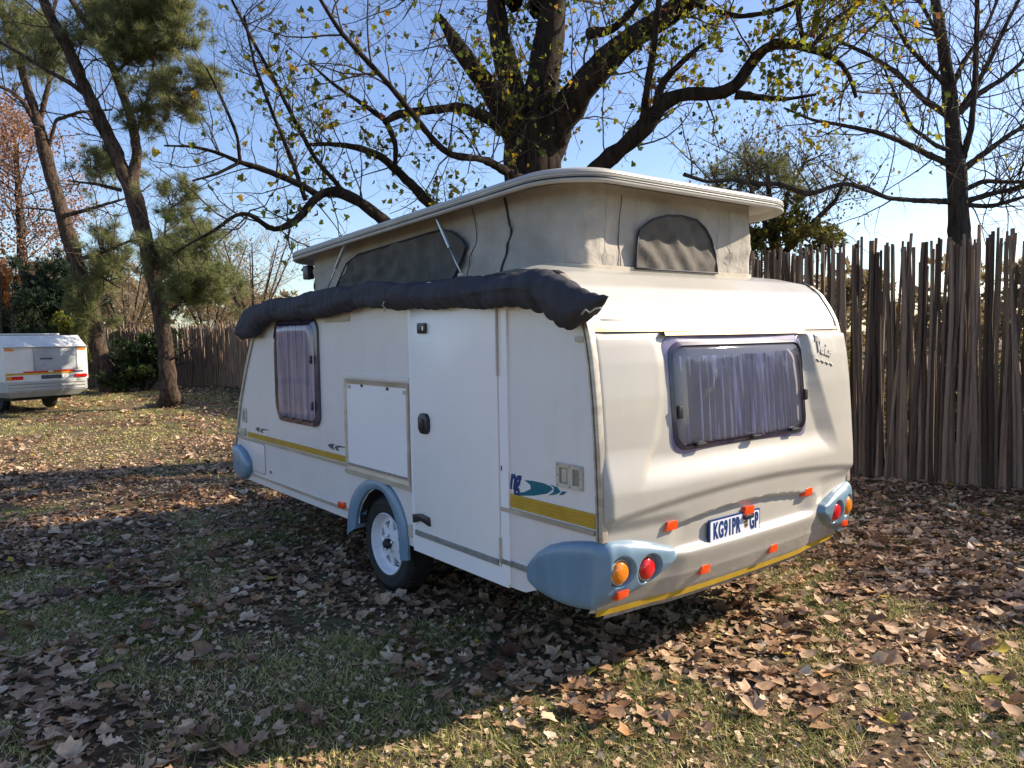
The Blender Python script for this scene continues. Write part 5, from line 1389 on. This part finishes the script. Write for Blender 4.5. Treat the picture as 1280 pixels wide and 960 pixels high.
bl = [A_.limb(q, k=6) for q in (
    [(1.586,19.068,7.579,0.073), (1.12,19.083,7.94,0.057), (0.617,19.248,8.209,0.05), (0.198,19.477,8.525,0.042), (-0.318,19.787,8.879,0.035)],
    [(2.327,18.591,7.357,0.059), (2.748,18.009,7.444,0.044), (3.211,17.402,7.644,0.032), (3.682,16.796,7.914,0.017)],
    [(2.046,18.786,5.435,0.052), (1.512,18.964,5.564,0.038), (0.939,19.166,5.611,0.022)],
    [(1.885,18.861,6.372,0.044), (1.389,18.814,7.253,0.036), (1.142,18.88,7.228,0.021)],
    [(2.79,18.075,2.347,0.052), (3.013,17.66,2.573,0.041), (3.111,17.374,3.15,0.029), (3.03,17.349,3.632,0.017)],
    [(2.556,18.249,3.787,0.037), (2.784,17.971,4.168,0.029), (2.835,17.85,4.746,0.022)],
    [(2.765,17.872,1.185,0.037), (3.032,17.421,1.381,0.026), (3.271,17.008,1.769,0.017)],
    [(2.301,18.547,6.562,0.044), (2.58,18.031,7.651,0.032), (2.739,17.737,8.743,0.023)],
    [(2.02,18.653,8.285,0.044), (2.538,18.028,8.786,0.034), (3.184,17.284,9.079,0.021)])]
for a in bl: A_.sprout(a, 6, 1.2, .014, maxl=2, up=.05, wob=.3, nch=4)
for a in (a1, a2): A_.sprout(a, 14, 1.8, .02, lo=.3, maxl=2, up=.02, wob=.3, nch=4)
A_.clumps([((2.533,18.234,9.705), 0.881, 0.548, 3.0), ((1.895,19.11,9.552), 0.783, 0.685, 2.6), ((3.095,17.536,9.741), 0.587, 0.392, 1.6), ((2.359,18.432,8.868), 0.783, 0.489, 2.4), ((3.232,17.49,8.927), 0.548, 0.313, .9),
           ((3.506,16.943,8.014), 0.47, 0.235, .9), ((2.866,17.685,7.768), 0.548, 0.255, 1.1), ((3.148,17.426,7.314), 0.548, 0.196, .7), ((2.581,18.373,7.153), 0.431, 0.352, .8),
           ((1.72,19.487,6.173), 0.56, 0.44, 1.0), ((0.839,20.424,9.134), 0.7, 0.7, 1.2), ((3.02,17.993,5.176), 0.44, 0.4, .9),
           ((3.193,17.389,4.131), 0.7, 0.56, 2.2), ((3.531,16.92,3.23), 0.68, 0.56, 2.4), ((3.114,17.484,2.961), 0.56, 0.52, 1.8), ((2.888,18.484,3.623), 0.44, 0.48, 1.0)],
          M['needle'], n_t=360, needles=18, ln=.22, w=.010)
A_.finish()
B_ = Tree(empty('pine_tree', gnd(2.9, 25.7), 'leaning pine with thick trunk behind the small caravan, farther of the two at the left', 'tree', 'pines at the left'), M['bark_pine'], M['twig'], 24)
B_.limb([(2.95, 25.6, -.1, .45), (2.841,25.392,0.071,0.33), (2.721,25.526,0.547,0.272), (2.529,25.764,1.602,0.262), (2.374,25.736,2.909,0.25), (2.112,25.781,4.067,0.229), (1.855,25.822,5.207,0.218), (1.607,25.863,6.454,0.197), (1.39,25.859,7.428,0.186), (1.247,25.783,8.258,0.176)], 'trunk', 16, .05)
b1 = B_.limb([(1.28,25.747,8.132,0.166), (1.147,25.783,8.855,0.138), (0.977,25.848,9.572,0.128), (0.782,25.952,10.531,0.11), (0.505,26.141,11.729,0.091), (0.266,26.409,12.718,0.073)], k=10)
bl = [b1] + [B_.limb(q, k=6) for q in (
    [(1.214,25.819,8.384,0.092), (0.814,25.686,9.139,0.073), (0.459,25.733,9.399,0.054), (0.101,25.767,9.484,0.045)],
    [(1.396,25.864,7.554,0.065), (1.659,25.486,8.625,0.055), (2.222,24.799,8.802,0.046), (2.959,23.959,8.799,0.027)],
    [(1.767,25.675,5.688,0.075), (2.337,24.98,5.844,0.056), (3.098,24.141,6.093,0.037)],
    [(2.047,25.725,4.316,0.076), (2.726,24.95,4.535,0.057), (3.399,24.188,4.877,0.038)],
    [(2.121,25.625,3.799,0.057), (2.565,24.887,3.763,0.045), (3,24.254,3.357,0.03)],
    [(1.674,25.759,5.817,0.056), (1.348,25.765,5.864,0.037), (0.731,26,5.891,0.022)],
    [(1.267,25.798,8.633,0.092), (1.534,25.425,9.809,0.073), (1.447,25.464,11.011,0.055), (1.784,25.165,12.194,0.036)])]
for a in bl: B_.sprout(a, 9, 1.7, .02, maxl=2, up=.05, wob=.3, nch=4)
B_.clumps([((0.788,25.906,11.6), 1.011, 0.758, 1.8), ((1.384,25.887,10.883), 0.884, 0.758, 1.0), ((0.652,26.176,10.447), 0.505, 0.505, .5), ((2.705,24.997,4.919), 0.606, 0.758, .9), ((2.445,25.208,3.399), 0.556, 0.859, 1.3), ((2.079,25.693,2.645), 0.404, 0.556, .8), ((3.084,24.506,4.134), 0.556, 0.606, .6)],
          M['needle'], n_t=360, needles=16, ln=.24, w=.012)
B_.finish()

# --- rusty tree, far left
C_T = Tree(empty('rusty_tree', gnd(-1.3, 27.6), 'slender tree holding rusty dry leaves at the far left behind the small caravan', 'tree'), M['bark_grey'], M['twig'], 25)
t0 = (1.182,31.186,0.139)
C_T.root.location = (t0[0], t0[1], 0)
ca = C_T.limb([(t0[0], t0[1], -.1, .25), (1.236,31.264,1.636,0.21), (1.244,31.379,3.134,0.195), (1.197,31.562,4.933,0.18), (1.204,31.678,6.432,0.15), (1.212,31.793,7.93,0.105), (1.196,31.927,9.429,0.06)], 'trunk', 10)
C_T.sprout(ca, 26, 2.4, .03, lo=.35, maxl=3, up=.10, wob=.25, nch=4)
C_T.finish()
tp = np.array([p for p, l in C_T.tips]); tp = np.repeat(tp[tp[:, 2] > 1.8], 14, 0)
C_T.leaves(tp, (.08, .16), M['rustleaf'], tmplk=2, jit=.22)
# --- dark conifer and bushes behind the small caravan
def bush(name, label, cat, ells, mat, base, bark='bark_grey', n_t=260, needles=12, ln=.2, w=.05, leafy=True, seed=1, stems=5):
    t = Tree(empty(name, (base[0], base[1], 0), label, cat), M[bark], M['twig'], seed)
    for k in range(stems):
        c = ells[k % len(ells)][0]
        e = np.array(c) + t.r.normal(0, .3, 3); b = np.array((base[0] + t.r.normal(0, .12), base[1] + t.r.normal(0, .12), -.05)); m_ = (b + e) / 2 + t.r.normal(0, .15, 3)
        t.limb([(*b, .06), (*m_, .045), (*e, .02)], 'stem', 6)
    t.clumps(ells, mat, n_t=n_t, needles=needles, ln=ln, w=w, leafy=leafy)
    t.finish(); return t
bush('dark_conifer', 'dense dark blue-green conifer directly behind the small caravan', 'conifer', [((1.359,28.048,2.585), 1.149, 0.821, 3.2), ((0.601,28.638,2.464), 0.958, 0.712, 2.6), ((2.136,28.151,3.564), 0.712, 0.876, 2.0), ((1.16,28.937,3.723), 0.712, 0.657, 1.4), ((1.416,27.925,1.627), 1.232, 0.602, 2.5), ((0.337,28.771,1.513), 0.958, 0.602, 2)], M['needle_dark'], (1.186,28.617,0.017), n_t=330, needles=16, ln=.24, w=.03, leafy=False, seed=31)
bush('lime_bush', 'yellow-green leafy bush between the small caravan and the pine trunk', 'bush', [((1.999,26.594,1.933), 0.474, 0.421, 1.6), ((1.63,26.864,1.674), 0.368, 0.263, .8), ((2.093,26.471,1.346), 0.368, 0.474, .8)], M['limeleaf'], (1.966,26.471,0.098), n_t=240, needles=9, ln=.16, w=.05, seed=32)
bush('dark_shrub', 'low dark green shrub at the fence foot between the two pine trunks', 'shrub', [((3.617,24.861,1.106), 0.579, 0.421, 2.2), ((4.143,24.461,1.306), 0.474, 0.474, 1.6), ((3.445,24.955,0.584), 0.684, 0.368, 1.6)], M['shrubleaf'], (3.668,24.74,0.106), n_t=260, needles=10, ln=.15, w=.045, seed=33)
bush('orange_sapling', 'small orange-leaved sapling at the left edge above the small caravan', 'sapling', [((0.072,26.578,3.417), 0.253, 0.859, 1.2)], M['orangeleaf'], (-0.126,26.49,0.393), n_t=240, needles=5, ln=.12, w=.04, seed=34, stems=2)
# --- olive bushy tree behind the fence, to the right of the roof
G_ = Tree(empty('olive_tree', (10.0, 4.6, 0), 'bushy twiggy tree with small olive leaves behind the fence, right of the raised roof', 'tree'), M['bark_grey'], M['twig'], 26)
gb = (9.394,5.048,2.392); G_.root.location = (gb[0], gb[1], 0)
g0 = G_.limb([(gb[0], gb[1], -.1, .16), (gb[0], gb[1], 1.2, .13), (9.383,5.09,2.802,0.109), (9.369,5.146,3.349,0.082), (9.333,5.218,3.897,0.055), (9.322,5.277,4.512,0.027)], 'trunk', 10)
gl = [g0] + [G_.limb(q, k=6) for q in ([(9.362,5.107,2.803,0.068), (8.893,5.265,3.329,0.054), (8.467,5.518,3.857,0.033), (8.25,5.598,4.306,0.02)], [(9.387,5.093,2.871,0.068), (9.823,4.791,3.408,0.055), (10.222,4.512,3.879,0.041), (10.408,4.404,4.353,0.021)], [(9.383,5.123,3.212,0.055), (9.77,5.141,4.065,0.042), (10.169,5.005,4.706,0.021)], [(9.34,5.157,3.213,0.055), (9.28,5.53,4.075,0.042), (9.295,5.704,4.794,0.021)])]
for a in gl: G_.sprout(a, 24, 1.0, .010, lo=.15, maxl=3, up=.03, wob=.35, nch=4, spread=.9)
tp = np.array([p for p, l in G_.tips]); G_.leaves(tp[G_.r.random(len(tp)) < .5], (.05, .10), M['oliveleaf'], tmplk=2, jit=.07)
G_.clumps([((8.52,5.164,3.161), 0.5, 0.316, 1.3), ((9.372,4.891,3.387), 0.539, 0.35, 1.2), ((8.322,5.491,3.682), 0.398, 0.239, .8), ((10.08,4.57,3.198), 0.356, 0.246, .5)], M['oliveleaf'], n_t=260, needles=7, ln=.11, w=.03, leafy=True)
G_.clumps([((9.29,5.302,4.513), 0.657, 0.328, 1.2), ((9.758,4.909,4.23), 0.684, 0.328, 1.0), ((8.733,5.711,4.114), 0.411, 0.274, .6)], M['needle'], name='feathery_foliage', n_t=200, needles=12, ln=.20, w=.006)
G_.finish()
# --- plants seen through and above the fence
for i, (px, dpt, h, lab, mt) in enumerate([(0, 34, 6.2, 'bare pale twiggy bush beyond the back fence, nearest the large caravan', 'ochreleaf'), (1, 36, 5.4, 'ochre leaved bush beyond the back fence, just right of the forked pine', 'ochreleaf'), (2, 40, 5.5, 'tall bare bush beyond the fence behind the forked pine trunk', 'ochreleaf')]):
    b = ((9.802,31.496,1.471), (8.854,34.806,1.495), (6.734,41.602,1.547))[i]
    t = Tree(empty('bare_bush', (b[0], b[1], 0), lab, 'bush', 'bare bushes beyond the back fence'), M['bark_grey'], M['twig_pale'], 50 + i)
    for k in range(10):
        ang = k / 10 * 6.28; e = (b[0] + math.cos(ang) * 1.9, b[1] + math.sin(ang) * 1.9, h + t.r.uniform(-.5, .8))
        a = t.limb([(b[0], b[1], -.05, .07), (b[0] + math.cos(ang) * .5, b[1] + math.sin(ang) * .5, h * .45, .05), (*e, .02)], 'stem', 5)
        t.sprout(a, 18, 1.7, .018, maxl=2, up=.06, wob=.25, nch=5)
    t.finish()
    tp = np.array([p for p, l in t.tips]); t.leaves(tp[t.r.random(len(tp)) < (.25, 1.0, .3)[i]], (.10, .17), M[mt], tmplk=2, jit=.2)
rb = np.random.default_rng(77)
hv = Tree(empty('hedge_beyond', (12, 10, 0), 'tangled green and brown undergrowth outside the pole fence', 'undergrowth'), M['bark_grey'], M['twig'], 78)
hv.root['kind'] = 'stuff'
ells = []
for k in range(46):
    x = rb.uniform(8.5, 15); y = rb.uniform(-3, 30); ells.append(((x, y, rb.uniform(.2, .8)), 1.1, .45, .9))
for k in range(14):
    ells.append(((rb.uniform(-9, 7), rb.uniform(33, 38), rb.uniform(.4, 1.4)), 1.5, .8, 1.0))
hv.clumps(ells, M['oliveleaf'], n_t=260, needles=12, ln=.12, w=.022, leafy=True)
hv.finish()
# distant wood line
fw = Tree(empty('far_wood', (20, 70, 0), 'hazy line of distant trees along the horizon', 'wood'), M['bark_grey'], M['twig'], 79)
fw.root['kind'] = 'stuff'
ells = []
for k in range(70):
    a = rb.uniform(-1.1, 1.5); dd_ = rb.uniform(55, 90); x = math.sin(a + .67) * dd_; y = math.cos(a + .67) * dd_
    ells.append(((x, y, rb.uniform(1.0, 4.5)), 4.5, 2.2, 1.3))
fw.clumps(ells, M['ochreleaf'], n_t=260, needles=7, ln=.8, w=.22, leafy=True)
# --- trees outside the frame whose shade falls in the picture
SH = []
for i, (x, y, h, sd_) in enumerate([]):
    t = Tree(empty('shade_tree', (x, y, 0), ['leafy tree outside the pole fence, hidden by the big plane tree trunk', 'leafy tree outside the pole fence, level with the forked pine', 'leafy tree outside the pole fence, near its far corner'][i], 'tree'), M['bark_grey'], M['twig'], 60 + i)
    a = t.limb([(x, y, -.1, .25), (x + .1, y, h * .4, .2), (x - .1, y + .1, h * .75, .12), (x, y, h, .04)], 'trunk', 8)
    t.sprout(a, 22, 2.6, .04, lo=.3, maxl=2, up=.05, wob=.25, nch=5)
    t.finish(); tp = np.array([p for p, l in t.tips]); t.leaves(np.repeat(tp, 2, 0), (.12, .22), M['oliveleaf'], tmplk=2, jit=.25)
